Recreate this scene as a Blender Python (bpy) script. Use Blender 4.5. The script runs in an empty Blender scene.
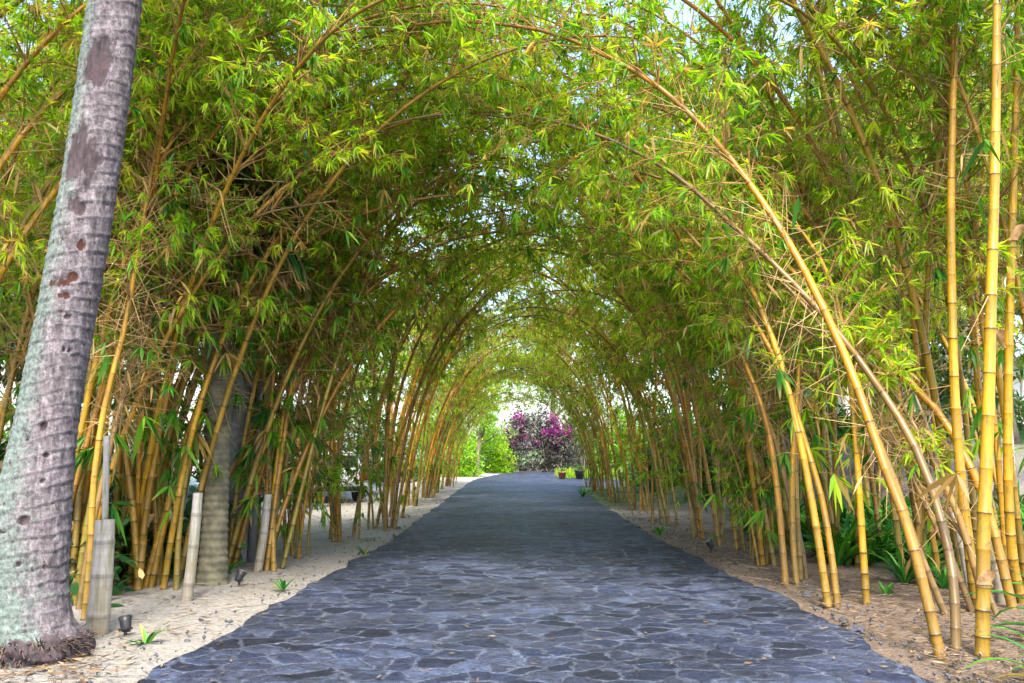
import bpy, math, random
import numpy as np
from mathutils import Vector

R = math.radians
rng = np.random.default_rng(11)
random.seed(11)
scene = bpy.context.scene
COL = scene.collection

# ------------------------------------------------------------------ camera
FPX, CX, CY, HOR = 880.0, 512.0, 341.5, 448.0
EYE = 1.6
PITCH = math.atan((HOR - CY) / FPX)
cam_d = bpy.data.cameras.new('camera')
cam_d.sensor_width = 36
cam_d.lens = FPX / 1024 * 36
cam_d.clip_end = 2000
cam = bpy.data.objects.new('camera', cam_d)
cam.location = (0, 0, EYE)
cam.rotation_euler = (R(90) + PITCH, 0, 0)
COL.objects.link(cam)
scene.camera = cam


def P(px, py, Y):
    u, v = (px - CX) / FPX, (CY - py) / FPX
    dy = math.cos(PITCH) - v * math.sin(PITCH)
    dz = math.sin(PITCH) + v * math.cos(PITCH)
    t = Y / dy
    return np.array([u * t, Y, EYE + dz * t])


def G(px, py, h=0.0):
    u, v = (px - CX) / FPX, (CY - py) / FPX
    dy = math.cos(PITCH) - v * math.sin(PITCH)
    dz = math.sin(PITCH) + v * math.cos(PITCH)
    t = (h - EYE) / dz
    return np.array([u * t, dy * t, h])


def smooth(t):
    t = np.clip(t, 0, 1)
    return t * t * (3 - 2 * t)


# ------------------------------------------------------------------ noise helper (numpy value noise)
_tab = np.random.default_rng(5).random((256, 256))


def vnoise(x, y):
    x = np.asarray(x, float); y = np.asarray(y, float)
    xi, yi = np.floor(x).astype(int), np.floor(y).astype(int)
    fx, fy = x - xi, y - yi
    fx, fy = fx * fx * (3 - 2 * fx), fy * fy * (3 - 2 * fy)
    a = _tab[xi % 256, yi % 256]; b = _tab[(xi + 1) % 256, yi % 256]
    c = _tab[xi % 256, (yi + 1) % 256]; d = _tab[(xi + 1) % 256, (yi + 1) % 256]
    return (a * (1 - fx) + b * fx) * (1 - fy) + (c * (1 - fx) + d * fx) * fy


def fbm(x, y, o=4):
    s, a, t = 0, 1, 0
    for k in range(o):
        s = s + a * vnoise(x * 2 ** k + 17 * k, y * 2 ** k + 31 * k); t += a; a *= .5
    return s / t


# ------------------------------------------------------------------ object helpers
def tag(o, label=None, cat=None, group=None, kind=None):
    if label: o['label'] = label
    if cat: o['category'] = cat
    if group: o['group'] = group
    if kind: o['kind'] = kind
    return o


def empty(name, loc, rz=0.0):
    o = bpy.data.objects.new(name, None)
    o.empty_display_size = .2
    o.location = loc
    o.rotation_euler = (0, 0, rz)
    COL.objects.link(o)
    return o


class MB:
    """collects polygons for ONE mesh"""
    def __init__(s):
        s.v, s.f, s.m, s.c, s.n = [], [], [], [], 0

    def add(s, verts, faces, mat=0, col=None):
        verts = np.asarray(verts, float).reshape(-1, 3)
        s.v.append(verts)
        for f in faces:
            s.f.append([i + s.n for i in f])
        s.m += [mat] * len(faces)
        s.c.append(np.zeros((len(verts), 4)) if col is None else np.broadcast_to(np.asarray(col, float), (len(verts), 4)).copy())
        s.n += len(verts)

    def add_fast(s, verts, faces_arr_list, mat=0, col=None):
        verts = verts.reshape(-1, 3)
        s.v.append(verts)
        for fa in faces_arr_list:
            s.f += (fa + s.n).tolist()
            s.m += [mat] * len(fa)
        s.c.append(np.zeros((len(verts), 4)) if col is None else col.reshape(-1, 4))
        s.n += len(verts)

    def box(s, c, d, mat=0, rz=0.0):
        c = np.asarray(c, float); d = np.asarray(d, float) / 2
        q = np.array([[x, y, z] for z in (-1, 1) for y in (-1, 1) for x in (-1, 1)]) * d
        if rz:
            cs, sn = math.cos(rz), math.sin(rz)
            q = np.stack([q[:, 0] * cs - q[:, 1] * sn, q[:, 0] * sn + q[:, 1] * cs, q[:, 2]], 1)
        s.add(q + c, [(0, 2, 3, 1), (4, 5, 7, 6), (0, 1, 5, 4), (2, 6, 7, 3), (0, 4, 6, 2), (1, 3, 7, 5)], mat)

    def tube(s, pts, rad, sides=8, mat=0, col=None, cap=True):
        pts = np.asarray(pts, float); n = len(pts)
        rad = np.broadcast_to(np.asarray(rad, float), (n,))
        T = np.gradient(pts, axis=0)
        T /= np.linalg.norm(T, axis=1, keepdims=True) + 1e-12
        ref = np.array([0.0, 1.0, 0.0])
        if abs(T[:, 1]).mean() > .8: ref = np.array([1.0, 0, 0])
        A = np.cross(T, ref); A /= np.linalg.norm(A, axis=1, keepdims=True) + 1e-12
        B = np.cross(T, A)
        ang = np.arange(sides) * 2 * np.pi / sides
        V = pts[:, None, :] + rad[:, None, None] * (A[:, None, :] * np.cos(ang)[None, :, None] + B[:, None, :] * np.sin(ang)[None, :, None])
        i = np.arange(n - 1)[:, None] * sides; j = np.arange(sides)[None, :]; j2 = (j + 1) % sides
        F = np.stack([i + j, i + j2, i + sides + j2, i + sides + j], -1).reshape(-1, 4)
        c = None
        if col is not None:
            c = np.repeat(np.asarray(col, float), sides, axis=0)
        fl = [F]
        s.add_fast(V, fl, mat, c)
        if cap:
            s.f.append([s.n - sides + k for k in range(sides)]); s.m.append(mat)
            s.f.append([s.n - n * sides + k for k in range(sides)][::-1]); s.m.append(mat)

    def mesh(s, name, mats, attr=None, shade=True):
        me = bpy.data.meshes.new(name)
        V = np.concatenate(s.v) if s.v else np.zeros((0, 3))
        me.vertices.add(len(V)); me.vertices.foreach_set('co', V.astype(np.float32).ravel())
        lens = np.array([len(f) for f in s.f], np.int32)
        flat = np.fromiter((i for f in s.f for i in f), np.int32, int(lens.sum()))
        me.loops.add(len(flat)); me.loops.foreach_set('vertex_index', flat)
        me.polygons.add(len(lens))
        starts = np.concatenate([[0], np.cumsum(lens)[:-1]]).astype(np.int32)
        me.polygons.foreach_set('loop_start', starts)
        me.polygons.foreach_set('material_index', np.array(s.m, np.int32))
        if shade:
            me.polygons.foreach_set('use_smooth', np.ones(len(lens), bool))
        for m in mats: me.materials.append(m)
        if attr:
            a = me.attributes.new(attr, 'FLOAT_COLOR', 'POINT')
            a.data.foreach_set('color', np.concatenate(s.c).astype(np.float32).ravel())
        me.update(calc_edges=True); me.validate()
        return me

    def build(s, name, mats, parent=None, attr=None, shade=True, loc=None):
        if not isinstance(mats, (list, tuple)): mats = [mats]
        o = bpy.data.objects.new(name, s.mesh(name, mats, attr, shade))
        COL.objects.link(o)
        if parent: o.parent = parent
        if loc is not None: o.location = loc
        return o


def copy_tree(o, parent=None):
    c = o.copy(); COL.objects.link(c); c.parent = parent
    for ch in [x for x in o.children]:
        copy_tree(ch, c)
    return c


# ------------------------------------------------------------------ materials
def newmat(name):
    m = bpy.data.materials.new(name); m.use_nodes = True
    nt = m.node_tree
    return m, nt, nt.nodes, nt.links, nt.nodes['Principled BSDF']


def node(N, t, **kw):
    n = N.new(t)
    for k, v in kw.items(): setattr(n, k, v)
    return n


def ramp(N, stops, interp='LINEAR'):
    r = N.new('ShaderNodeValToRGB'); r.color_ramp.interpolation = interp
    e = r.color_ramp.elements
    while len(e) < len(stops): e.new(.5)
    for el, (p, c) in zip(e, stops):
        el.position = p; el.color = (*c, 1) if len(c) == 3 else c
    return r


def mixc(N, L, fac, a, b, blend='MIX'):
    n = N.new('ShaderNodeMix'); n.data_type = 'RGBA'; n.blend_type = blend
    for sock, val in ((n.inputs[0], fac), (n.inputs[6], a), (n.inputs[7], b)):
        if hasattr(val, 'is_linked') or hasattr(val, 'links'): L.new(val, sock)
        elif isinstance(val, (int, float)): sock.default_value = val
        else: sock.default_value = (*val, 1)
    return n.outputs[2]


def mth(N, L, op, a, b=0.0, clamp=False):
    n = N.new('ShaderNodeMath'); n.operation = op; n.use_clamp = clamp
    for sock, val in ((n.inputs[0], a), (n.inputs[1], b)):
        if hasattr(val, 'links'): L.new(val, sock)
        else: sock.default_value = val
    return n.outputs[0]


def noise(N, L, scale, detail=4, rough=.55, vec=None, dist=0.0):
    n = N.new('ShaderNodeTexNoise'); n.inputs['Scale'].default_value = scale
    n.inputs['Detail'].default_value = detail; n.inputs['Roughness'].default_value = rough
    n.inputs['Distortion'].default_value = dist
    if vec is not None: L.new(vec, n.inputs['Vector'])
    return n


def simple(name, col, rough=.6, var=.25, scale=8, bump=.0, metal=0.0, spec=.4):
    m, nt, N, L, b = newmat(name)
    tc = N.new('ShaderNodeTexCoord')
    n = noise(N, L, scale, 5, .6, tc.outputs['Object'])
    lo = tuple(c * (1 - var) for c in col); hi = tuple(min(1, c * (1 + var)) for c in col)
    r = ramp(N, [(.3, lo), (.7, hi)])
    L.new(n.outputs[0], r.inputs[0]); L.new(r.outputs[0], b.inputs['Base Color'])
    b.inputs['Roughness'].default_value = rough; b.inputs['Metallic'].default_value = metal
    b.inputs['Specular IOR Level'].default_value = spec
    if bump:
        bp = N.new('ShaderNodeBump'); bp.inputs['Strength'].default_value = bump; bp.inputs['Distance'].default_value = .02
        L.new(n.outputs[0], bp.inputs['Height']); L.new(bp.outputs[0], b.inputs['Normal'])
    return m


def leaf_material(name, stops, dead=(.40, .25, .09), trans=.52, rough=.45, tboost=1.6):
    """attribute lv: r hue, g dead flag, b value"""
    m, nt, N, L, b = newmat(name)
    at = node(N, 'ShaderNodeAttribute', attribute_name='lv')
    sp = N.new('ShaderNodeSeparateColor'); L.new(at.outputs['Color'], sp.inputs[0])
    oi = N.new('ShaderNodeObjectInfo')
    h = mth(N, L, 'ADD', sp.outputs[0], mth(N, L, 'MULTIPLY', mth(N, L, 'SUBTRACT', oi.outputs['Random'], .5), .30), True)
    rp = ramp(N, stops); L.new(h, rp.inputs[0])
    c = mixc(N, L, sp.outputs[1], rp.outputs[0], dead)
    hs = N.new('ShaderNodeHueSaturation'); L.new(c, hs.inputs['Color'])
    L.new(mth(N, L, 'ADD', mth(N, L, 'MULTIPLY', sp.outputs[2], .6), .7), hs.inputs['Value'])
    L.new(hs.outputs[0], b.inputs['Base Color'])
    b.inputs['Roughness'].default_value = rough
    b.inputs['Specular IOR Level'].default_value = .35
    tr = N.new('ShaderNodeBsdfTranslucent')
    tcol = mixc(N, L, 1.0, hs.outputs[0], (tboost * 1.12, tboost * 1.10, tboost * .40), 'MULTIPLY')
    L.new(tcol, tr.inputs[0])
    mx = N.new('ShaderNodeMixShader'); mx.inputs[0].default_value = trans
    L.new(b.outputs[0], mx.inputs[1]); L.new(tr.outputs[0], mx.inputs[2])
    L.new(mx.outputs[0], N['Material Output'].inputs[0])
    return m


M = {}
M['leaf'] = leaf_material('bamboo_leaf', [(0, (.020, .105, .018)), (.3, (.058, .20, .013)), (.6, (.17, .335, .010)), (1, (.34, .43, .012))])
M['tree_leaf'] = leaf_material('tree_leaf', [(0, (.014, .045, .02)), (.5, (.035, .10, .025)), (1, (.09, .17, .02))], trans=.3)
M['lime_leaf'] = leaf_material('lime_leaf', [(0, (.10, .25, .012)), (.5, (.20, .40, .015)), (1, (.38, .48, .02))], trans=.5)
M['bed_leaf'] = leaf_material('bed_leaf', [(0, (.012, .095, .018)), (.5, (.035, .19, .022)), (1, (.12, .32, .03))], trans=.25, rough=.32, tboost=1.2)
M['frond_leaf'] = leaf_material('frond_leaf', [(0, (.010, .05, .016)), (1, (.04, .13, .025))], trans=.2, rough=.35)
M['bougain_leaf'] = leaf_material('bougainvillea_leaf', [(0, (.012, .030, .014)), (.5, (.028, .050, .030)), (1, (.075, .085, .080))], dead=(.13, .085, .125), trans=.25)
M['petal'] = leaf_material('petal', [(0, (.22, .008, .17)), (1, (.34, .025, .30))], trans=.35, tboost=1.2)
M['twig'] = simple('twig', (.27, .15, .04), .8, .35, 5)
M['thatch'] = simple('dry_twig', (.36, .235, .10), .85, .35, 5)


def culm_mat(name, top, base, dirt):
    """attribute cv: r node ring, g random per internode, b height, a angle stripe"""
    m, nt, N, L, b = newmat(name)
    at = node(N, 'ShaderNodeAttribute', attribute_name='cv')
    sp = N.new('ShaderNodeSeparateColor'); L.new(at.outputs['Color'], sp.inputs[0])
    oi = N.new('ShaderNodeObjectInfo'); tc = N.new('ShaderNodeTexCoord')
    mp = N.new('ShaderNodeMapping'); mp.inputs['Scale'].default_value = (38, 38, .9)
    L.new(tc.outputs['Object'], mp.inputs['Vector'])
    st = noise(N, L, 1.0, 5, .6, mp.outputs[0])
    c1 = mixc(N, L, oi.outputs['Random'], top, base)
    hs = N.new('ShaderNodeHueSaturation'); L.new(c1, hs.inputs['Color'])
    L.new(mth(N, L, 'ADD', mth(N, L, 'MULTIPLY', sp.outputs[1], .5), .72), hs.inputs['Value'])
    rs = ramp(N, [(.50, (0, 0, 0)), (.64, (1, 1, 1))]); L.new(st.outputs[0], rs.inputs[0])
    c2 = mixc(N, L, mth(N, L, 'MULTIPLY', rs.outputs[0], .6), hs.outputs[0], (.10, .11, .008))
    aged = mth(N, L, 'ADD', mth(N, L, 'MULTIPLY', sp.outputs[2], 1.9), -.80, True)
    c2 = mixc(N, L, mth(N, L, 'MULTIPLY', aged, .72), c2, (.085, .05, .014))
    n2 = noise(N, L, 14, 6, .7, tc.outputs['Object'])
    rd = ramp(N, [(.50, (0, 0, 0)), (.72, (1, 1, 1))]); L.new(n2.outputs[0], rd.inputs[0])
    low = mth(N, L, 'ADD', mth(N, L, 'MULTIPLY', sp.outputs[2], -4.2), 1.0, True)
    df = mth(N, L, 'ADD', mth(N, L, 'MULTIPLY', rd.outputs[0], .6), mth(N, L, 'MULTIPLY', low, .65), True)
    c3 = mixc(N, L, df, c2, dirt)
    rn = ramp(N, [(.30, (0, 0, 0)), (.85, (1, 1, 1))]); L.new(sp.outputs[0], rn.inputs[0])
    c4 = mixc(N, L, mth(N, L, 'MULTIPLY', rn.outputs[0], .95), c3, (.022, .013, .007))
    L.new(c4, b.inputs['Base Color'])
    b.inputs['Roughness'].default_value = .38
    b.inputs['Specular IOR Level'].default_value = .4
    bp = N.new('ShaderNodeBump'); bp.inputs['Strength'].default_value = .25; bp.inputs['Distance'].default_value = .004
    L.new(n2.outputs[0], bp.inputs['Height']); L.new(bp.outputs[0], b.inputs['Normal'])
    return m


M['culm'] = culm_mat('yellow_culm', (.42, .222, .004), (.35, .145, .004), (.10, .07, .015))
M['culm_brown'] = culm_mat('brown_culm', (.22, .115, .025), (.15, .078, .022), (.09, .06, .025))
M['culm_olive'] = culm_mat('olive_culm', (.22, .175, .016), (.28, .15, .012), (.11, .08, .02))
M['culm_dead'] = culm_mat('grey_culm', (.33, .295, .265), (.28, .265, .25), (.17, .13, .07))
M['sheath'] = simple('sheath', (.46, .27, .12), .8, .4, 18, .3)


def path_material():
    m, nt, N, L, b = newmat('lava_stone_paving')
    tc = N.new('ShaderNodeTexCoord')
    nz = noise(N, L, 1.8, 3, .5, tc.outputs['Object'])
    va = N.new('ShaderNodeVectorMath'); va.operation = 'MULTIPLY_ADD'
    va.inputs[1].default_value = (.42, .42, 0)
    L.new(nz.outputs['Color'], va.inputs[0]); L.new(tc.outputs['Object'], va.inputs[2])
    nz2 = noise(N, L, 9, 4, .6, tc.outputs['Object'])
    vb = N.new('ShaderNodeVectorMath'); vb.operation = 'MULTIPLY_ADD'
    vb.inputs[1].default_value = (.13, .13, 0)
    L.new(nz2.outputs['Color'], vb.inputs[0]); L.new(va.outputs[0], vb.inputs[2])
    mp = N.new('ShaderNodeMapping'); mp.inputs['Scale'].default_value = (3.3, 4.0, 1)
    L.new(vb.outputs[0], mp.inputs['Vector'])
    ve = N.new('ShaderNodeTexVoronoi'); ve.voronoi_dimensions = '2D'; ve.feature = 'DISTANCE_TO_EDGE'; ve.inputs['Scale'].default_value = 1
    vc = N.new('ShaderNodeTexVoronoi'); vc.voronoi_dimensions = '2D'; vc.feature = 'F1'; vc.inputs['Scale'].default_value = 1
    L.new(mp.outputs[0], ve.inputs['Vector']); L.new(mp.outputs[0], vc.inputs['Vector'])
    sc = N.new('ShaderNodeSeparateColor'); L.new(vc.outputs['Color'], sc.inputs[0])
    # irregular joint width
    nw = noise(N, L, 2.6, 6, .72, tc.outputs['Object'])
    wd = mth(N, L, 'ADD', mth(N, L, 'MULTIPLY', nw.outputs[0], .40), -.165)
    nf = noise(N, L, 40, 6, .7, tc.outputs['Object'])
    e = mth(N, L, 'ADD', ve.outputs['Distance'], mth(N, L, 'MULTIPLY', mth(N, L, 'SUBTRACT', nf.outputs[0], .5), .13))
    st = mth(N, L, 'MULTIPLY', mth(N, L, 'SUBTRACT', e, wd), 16, True)      # 1 on the stone
    stone = ramp(N, [(0, (.009, .012, .022)), (.35, (.020, .027, .055)), (.7, (.030, .036, .058)), (1, (.052, .065, .108))])
    L.new(sc.outputs[0], stone.inputs[0])
    nb = noise(N, L, 26, 8, .72, tc.outputs['Object'])
    rb = ramp(N, [(.32, (.42, .42, .42)), (.68, (1.65, 1.65, 1.65))]); L.new(nb.outputs[0], rb.inputs[0])
    stc = mixc(N, L, 1.0, stone.outputs[0], rb.outputs[0], 'MULTIPLY')
    nm = noise(N, L, 60, 5, .7, tc.outputs['Object'])
    mort = ramp(N, [(.3, (.024, .031, .052)), (.52, (.072, .086, .124)), (.72, (.17, .188, .235))]); L.new(nm.outputs[0], mort.inputs[0])
    # large worn / dusty patches
    nl = noise(N, L, .55, 4, .6, tc.outputs['Object'])
    rl = ramp(N, [(.35, (.72, .70, .66)), (.65, (1.2, 1.22, 1.28))]); L.new(nl.outputs[0], rl.inputs[0])
    nk = noise(N, L, 6.5, 6, .7, tc.outputs['Object'], .6)
    rk = ramp(N, [(.36, (.50, .50, .52)), (.5, (.95, .95, .95)), (.64, (1.7, 1.72, 1.8))]); L.new(nk.outputs[0], rk.inputs[0])
    c = mixc(N, L, st, mort.outputs[0], stc)
    c = mixc(N, L, .75, c, rk.outputs[0], 'MULTIPLY')
    pit = noise(N, L, 75, 3, .6, tc.outputs['Object'])
    rpit = ramp(N, [(.30, (.25, .25, .25)), (.42, (1, 1, 1)), (.62, (1, 1, 1)), (.74, (2.0, 2.0, 2.1))]); L.new(pit.outputs[0], rpit.inputs[0])
    c = mixc(N, L, .8, c, rpit.outputs[0], 'MULTIPLY')
    c = mixc(N, L, 1.0, c, rl.outputs[0], 'MULTIPLY')
    L.new(c, b.inputs['Base Color'])
    rr = ramp(N, [(.3, (.42, .42, .42)), (.7, (.72, .72, .72))]); L.new(nb.outputs[0], rr.inputs[0])
    L.new(rr.outputs[0], b.inputs['Roughness'])
    b.inputs['Specular IOR Level'].default_value = .28
    dome = mth(N, L, 'MULTIPLY', mth(N, L, 'POWER', mth(N, L, 'MULTIPLY', st, 1.0, True), .5), 1.0)
    hgt = mth(N, L, 'ADD', mth(N, L, 'ADD', dome, mth(N, L, 'MULTIPLY', nk.outputs[0], 1.6)), mth(N, L, 'ADD', mth(N, L, 'MULTIPLY', nb.outputs[0], .9), mth(N, L, 'MULTIPLY', sc.outputs[1], .6)))
    bp = N.new('ShaderNodeBump'); bp.inputs['Strength'].default_value = .9; bp.inputs['Distance'].default_value = .03
    L.new(hgt, bp.inputs['Height']); L.new(bp.outputs[0], b.inputs['Normal'])
    return m


def ground_material():
    m, nt, N, L, b = newmat('sandy_ground')
    ge = N.new('ShaderNodeNewGeometry'); sx = N.new('ShaderNodeSeparateXYZ'); L.new(ge.outputs['Position'], sx.inputs[0])
    pos = ge.outputs['Position']
    n1 = noise(N, L, 1.3, 6, .65, pos); n2 = noise(N, L, 22, 6, .75, pos); n3 = noise(N, L, .35, 5, .6, pos)
    sand = ramp(N, [(.30, (.13, .115, .092)), (.47, (.30, .28, .25)), (.7, (.41, .39, .36))]); L.new(n2.outputs[0], sand.inputs[0])
    tan = ramp(N, [(.25, (.095, .068, .050)), (.5, (.20, .148, .11)), (.75, (.30, .24, .19))]); L.new(n2.outputs[0], tan.inputs[0])
    side = mth(N, L, 'ADD', mth(N, L, 'MULTIPLY', sx.outputs[0], .8), .5, True)
    c = mixc(N, L, side, sand.outputs[0], tan.outputs[0])
    # dry leaf debris / damp dirt mottling
    rd = ramp(N, [(.48, (0, 0, 0)), (.66, (1, 1, 1))]); L.new(n1.outputs[0], rd.inputs[0])
    c = mixc(N, L, mth(N, L, 'MULTIPLY', rd.outputs[0], mth(N, L, 'ADD', mth(N, L, 'MULTIPLY', side, .42), .16)), c, (.19, .135, .095))
    # grey sandy clearing and thin grass in the garden
    far = mth(N, L, 'MULTIPLY', mth(N, L, 'ADD', mth(N, L, 'MULTIPLY', sx.outputs[1], .16), -2.3, True), side)
    c = mixc(N, L, mth(N, L, 'MULTIPLY', far, .75), c, (.26, .245, .235))
    lawn = mth(N, L, 'MULTIPLY', mth(N, L, 'ADD', mth(N, L, 'MULTIPLY', sx.outputs[1], .25), -5.7, True), side)
    rg = ramp(N, [(.40, (0, 0, 0)), (.56, (1, 1, 1))]); L.new(n3.outputs[0], rg.inputs[0])
    grs = ramp(N, [(.3, (.04, .09, .018)), (.7, (.10, .19, .03))]); L.new(n2.outputs[0], grs.inputs[0])
    c = mixc(N, L, mth(N, L, 'MULTIPLY', lawn, mth(N, L, 'ADD', rg.outputs[0], .35, True)), c, grs.outputs[0])
    L.new(c, b.inputs['Base Color']); b.inputs['Roughness'].default_value = .95; b.inputs['Specular IOR Level'].default_value = .15
    bp = N.new('ShaderNodeBump'); bp.inputs['Strength'].default_value = 1.0; bp.inputs['Distance'].default_value = .05
    hh = mth(N, L, 'ADD', n2.outputs[0], mth(N, L, 'MULTIPLY', n1.outputs[0], 1.5))
    L.new(hh, bp.inputs['Height']); L.new(bp.outputs[0], b.inputs['Normal'])
    return m


def palm_material():
    m, nt, N, L, b = newmat('palm_bark')
    at = node(N, 'ShaderNodeAttribute', attribute_name='cv')      # r scar, g ring, b lichen side, a rust
    sp = N.new('ShaderNodeSeparateColor'); L.new(at.outputs['Color'], sp.inputs[0])
    tc = N.new('ShaderNodeTexCoord'); pos = tc.outputs['Object']
    mp = N.new('ShaderNodeMapping'); mp.inputs['Scale'].default_value = (7, 7, 2); L.new(pos, mp.inputs['Vector'])
    n1 = noise(N, L, 3, 7, .7, mp.outputs[0]); n2 = noise(N, L, 30, 6, .75, pos); n3 = noise(N, L, 4.5, 6, .7, pos)
    br = ramp(N, [(.30, (.036, .030, .033)), (.5, (.112, .095, .102)), (.70, (.235, .208, .218))]); L.new(n1.outputs[0], br.inputs[0])
    spk = ramp(N, [(.34, (.45, .45, .45)), (.66, (1.5, 1.5, 1.5))]); L.new(n2.outputs[0], spk.inputs[0])
    c = mixc(N, L, 1.0, br.outputs[0], spk.outputs[0], 'MULTIPLY')
    rg = ramp(N, [(.45, (0, 0, 0)), (.85, (1, 1, 1))]); L.new(sp.outputs[1], rg.inputs[0])
    c = mixc(N, L, mth(N, L, 'MULTIPLY', rg.outputs[0], mth(N, L, 'MULTIPLY', n1.outputs[0], .75)), c, (.27, .25, .255))
    # lichen
    lf = mth(N, L, 'MULTIPLY', mth(N, L, 'ADD', mth(N, L, 'MULTIPLY', mth(N, L, 'ADD', mth(N, L, 'MULTIPLY', n3.outputs[0], .6), mth(N, L, 'MULTIPLY', n2.outputs[0], .4)), 5.0), mth(N, L, 'ADD', mth(N, L, 'MULTIPLY', sp.outputs[2], 2.4), -3.75)), 1.0, True)
    nl = ramp(N, [(.35, (.040, .062, .050)), (.60, (.145, .19, .165)), (.76, (.32, .36, .33))]); L.new(n2.outputs[0], nl.inputs[0])
    c = mixc(N, L, mth(N, L, 'MULTIPLY', lf, .8), c, nl.outputs[0])
    sr = ramp(N, [(.3, (.010, .007, .008)), (.7, (.085, .064, .070))]); L.new(n1.outputs[0], sr.inputs[0])
    rag = mth(N, L, 'MULTIPLY', mth(N, L, 'SUBTRACT', mth(N, L, 'ADD', n1.outputs[0], mth(N, L, 'MULTIPLY', n3.outputs[0], .6)), .8), 4.5)
    def ragged_mask(v): return mth(N, L, 'MULTIPLY', mth(N, L, 'ADD', mth(N, L, 'SUBTRACT', mth(N, L, 'MULTIPLY', v, 1.9), .62), rag), 3.0, True)
    c = mixc(N, L, ragged_mask(sp.outputs[0]), c, sr.outputs[0])
    c = mixc(N, L, mth(N, L, 'MULTIPLY', ragged_mask(at.outputs['Alpha']), .85), c, (.048, .014, .007))
    L.new(c, b.inputs['Base Color']); b.inputs['Roughness'].default_value = .9; b.inputs['Specular IOR Level'].default_value = .2
    bp = N.new('ShaderNodeBump'); bp.inputs['Strength'].default_value = .6; bp.inputs['Distance'].default_value = .012
    L.new(mth(N, L, 'ADD', n1.outputs[0], n2.outputs[0]), bp.inputs['Height']); L.new(bp.outputs[0], b.inputs['Normal'])
    return m


M['path'] = path_material()
M['ground'] = ground_material()
M['palm'] = palm_material()
M['bark'] = simple('bark', (.16, .12, .095), .9, .5, 9, .6)
M['mossbark'] = simple('mossy_bark', (.105, .095, .06), .95, .6, 7, .7)
M['palebark'] = simple('pale_bark', (.33, .29, .25), .9, .35, 12, .5)
M['root'] = simple('root_fibre', (.085, .058, .045), .95, .5, 25, .8)
M['asphalt'] = simple('asphalt', (.11, .12, .145), .85, .25, 3, .2)
M['concrete'] = simple('concrete', (.16, .16, .155), .85, .25, 6, .3)
M['white'] = simple('white_paint', (.62, .62, .61), .7, .08, 2)
M['roof'] = simple('roof_metal', (.50, .51, .54), .55, .12, 2)
M['darkglass'] = simple('dark_glass', (.02, .025, .03), .08, .1, 2, spec=.6)
M['carblue'] = simple('blue_grey_paint', (.20, .28, .38), .25, .05, 2, spec=.6)
M['carwhite'] = simple('white_car_paint', (.78, .78, .80), .25, .04, 2, spec=.6)
M['rubber'] = simple('rubber', (.02, .02, .02), .8, .2, 9)
M['black'] = simple('black_plastic', (.018, .018, .02), .45, .2, 9)
M['steel'] = simple('steel', (.45, .46, .48), .35, .1, 5, metal=.7)
M['redcloth'] = simple('red_paint', (.60, .075, .05), .7, .15, 6)
M['terra'] = simple('terracotta', (.42, .17, .09), .8, .2, 10)
M['stone'] = simple('dark_stone', (.07, .072, .085), .85, .4, 12, .6)
M['lens'] = simple('lamp_lens', (.55, .56, .55), .2, .1, 4)
M['litter'] = leaf_material('litter_leaf', [(0, (.060, .036, .020)), (.6, (.16, .105, .058)), (1, (.29, .215, .135))], trans=.1)
M['tail'] = simple('tail_lamp', (.35, .02, .02), .25, .1, 4)


# ------------------------------------------------------------------ terrain
def terrain(x, y):
    return 2.5 * smooth((np.asarray(y, float) - 13) / 22) * smooth((np.asarray(x, float) - 4.6) / 5)


LX = ([-6, 6.6, 10.8, 15.3, 30, 40, 46, 52, 60, 66], [-2.75, -2.55, -2.35, -2.12, -2.05, -2.0, -1.85, -1.1, .2, 1.0])
RX = ([-6, 6.3, 9.9, 12.1, 17.4, 26, 37, 39.5, 64], [2.9, 2.92, 2.95, 2.72, 2.56, 2.6, 2.7, 11, 12])


def left_edge(y): return np.interp(y, *LX)
def right_edge(y): return np.interp(y, *RX)


xs = np.unique(np.concatenate([-np.geomspace(8, 400, 26), np.arange(-8, 8.01, .11), np.geomspace(8, 400, 34)]))
ys = np.unique(np.concatenate([np.arange(-30, 4, 2.0), np.arange(4, 18, .14), np.arange(18, 45, .6), np.geomspace(45, 700, 30)]))
X, Y = np.meshgrid(xs, ys, indexing='ij')
outside = np.maximum(left_edge(Y) - X, X - right_edge(Y))
Z = terrain(X, Y) + .07 * smooth(outside / .9) * (fbm(X * 1.7, Y * 1.7) - .15) + .02 * (fbm(X * 9, Y * 9) - .5) * smooth(outside / .3)
spill = (fbm(X * 2.6 + 9, Y * 2.6, 4) - .47) * .9
Z = Z - .075 * (1 - smooth((outside + .16 + spill) / .26))
Z = np.where((X < -5.4) & (Y > 12) & (Y < 60), -.02, Z)
gm = MB()
nx, ny = len(xs), len(ys)
idx = np.arange(nx * ny).reshape(nx, ny)
F = np.stack([idx[:-1, :-1], idx[1:, :-1], idx[1:, 1:], idx[:-1, 1:]], -1).reshape(-1, 4)
gm.add_fast(np.stack([X, Y, Z], -1), [F])
tag(gm.build('ground', M['ground']), kind='structure')

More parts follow.
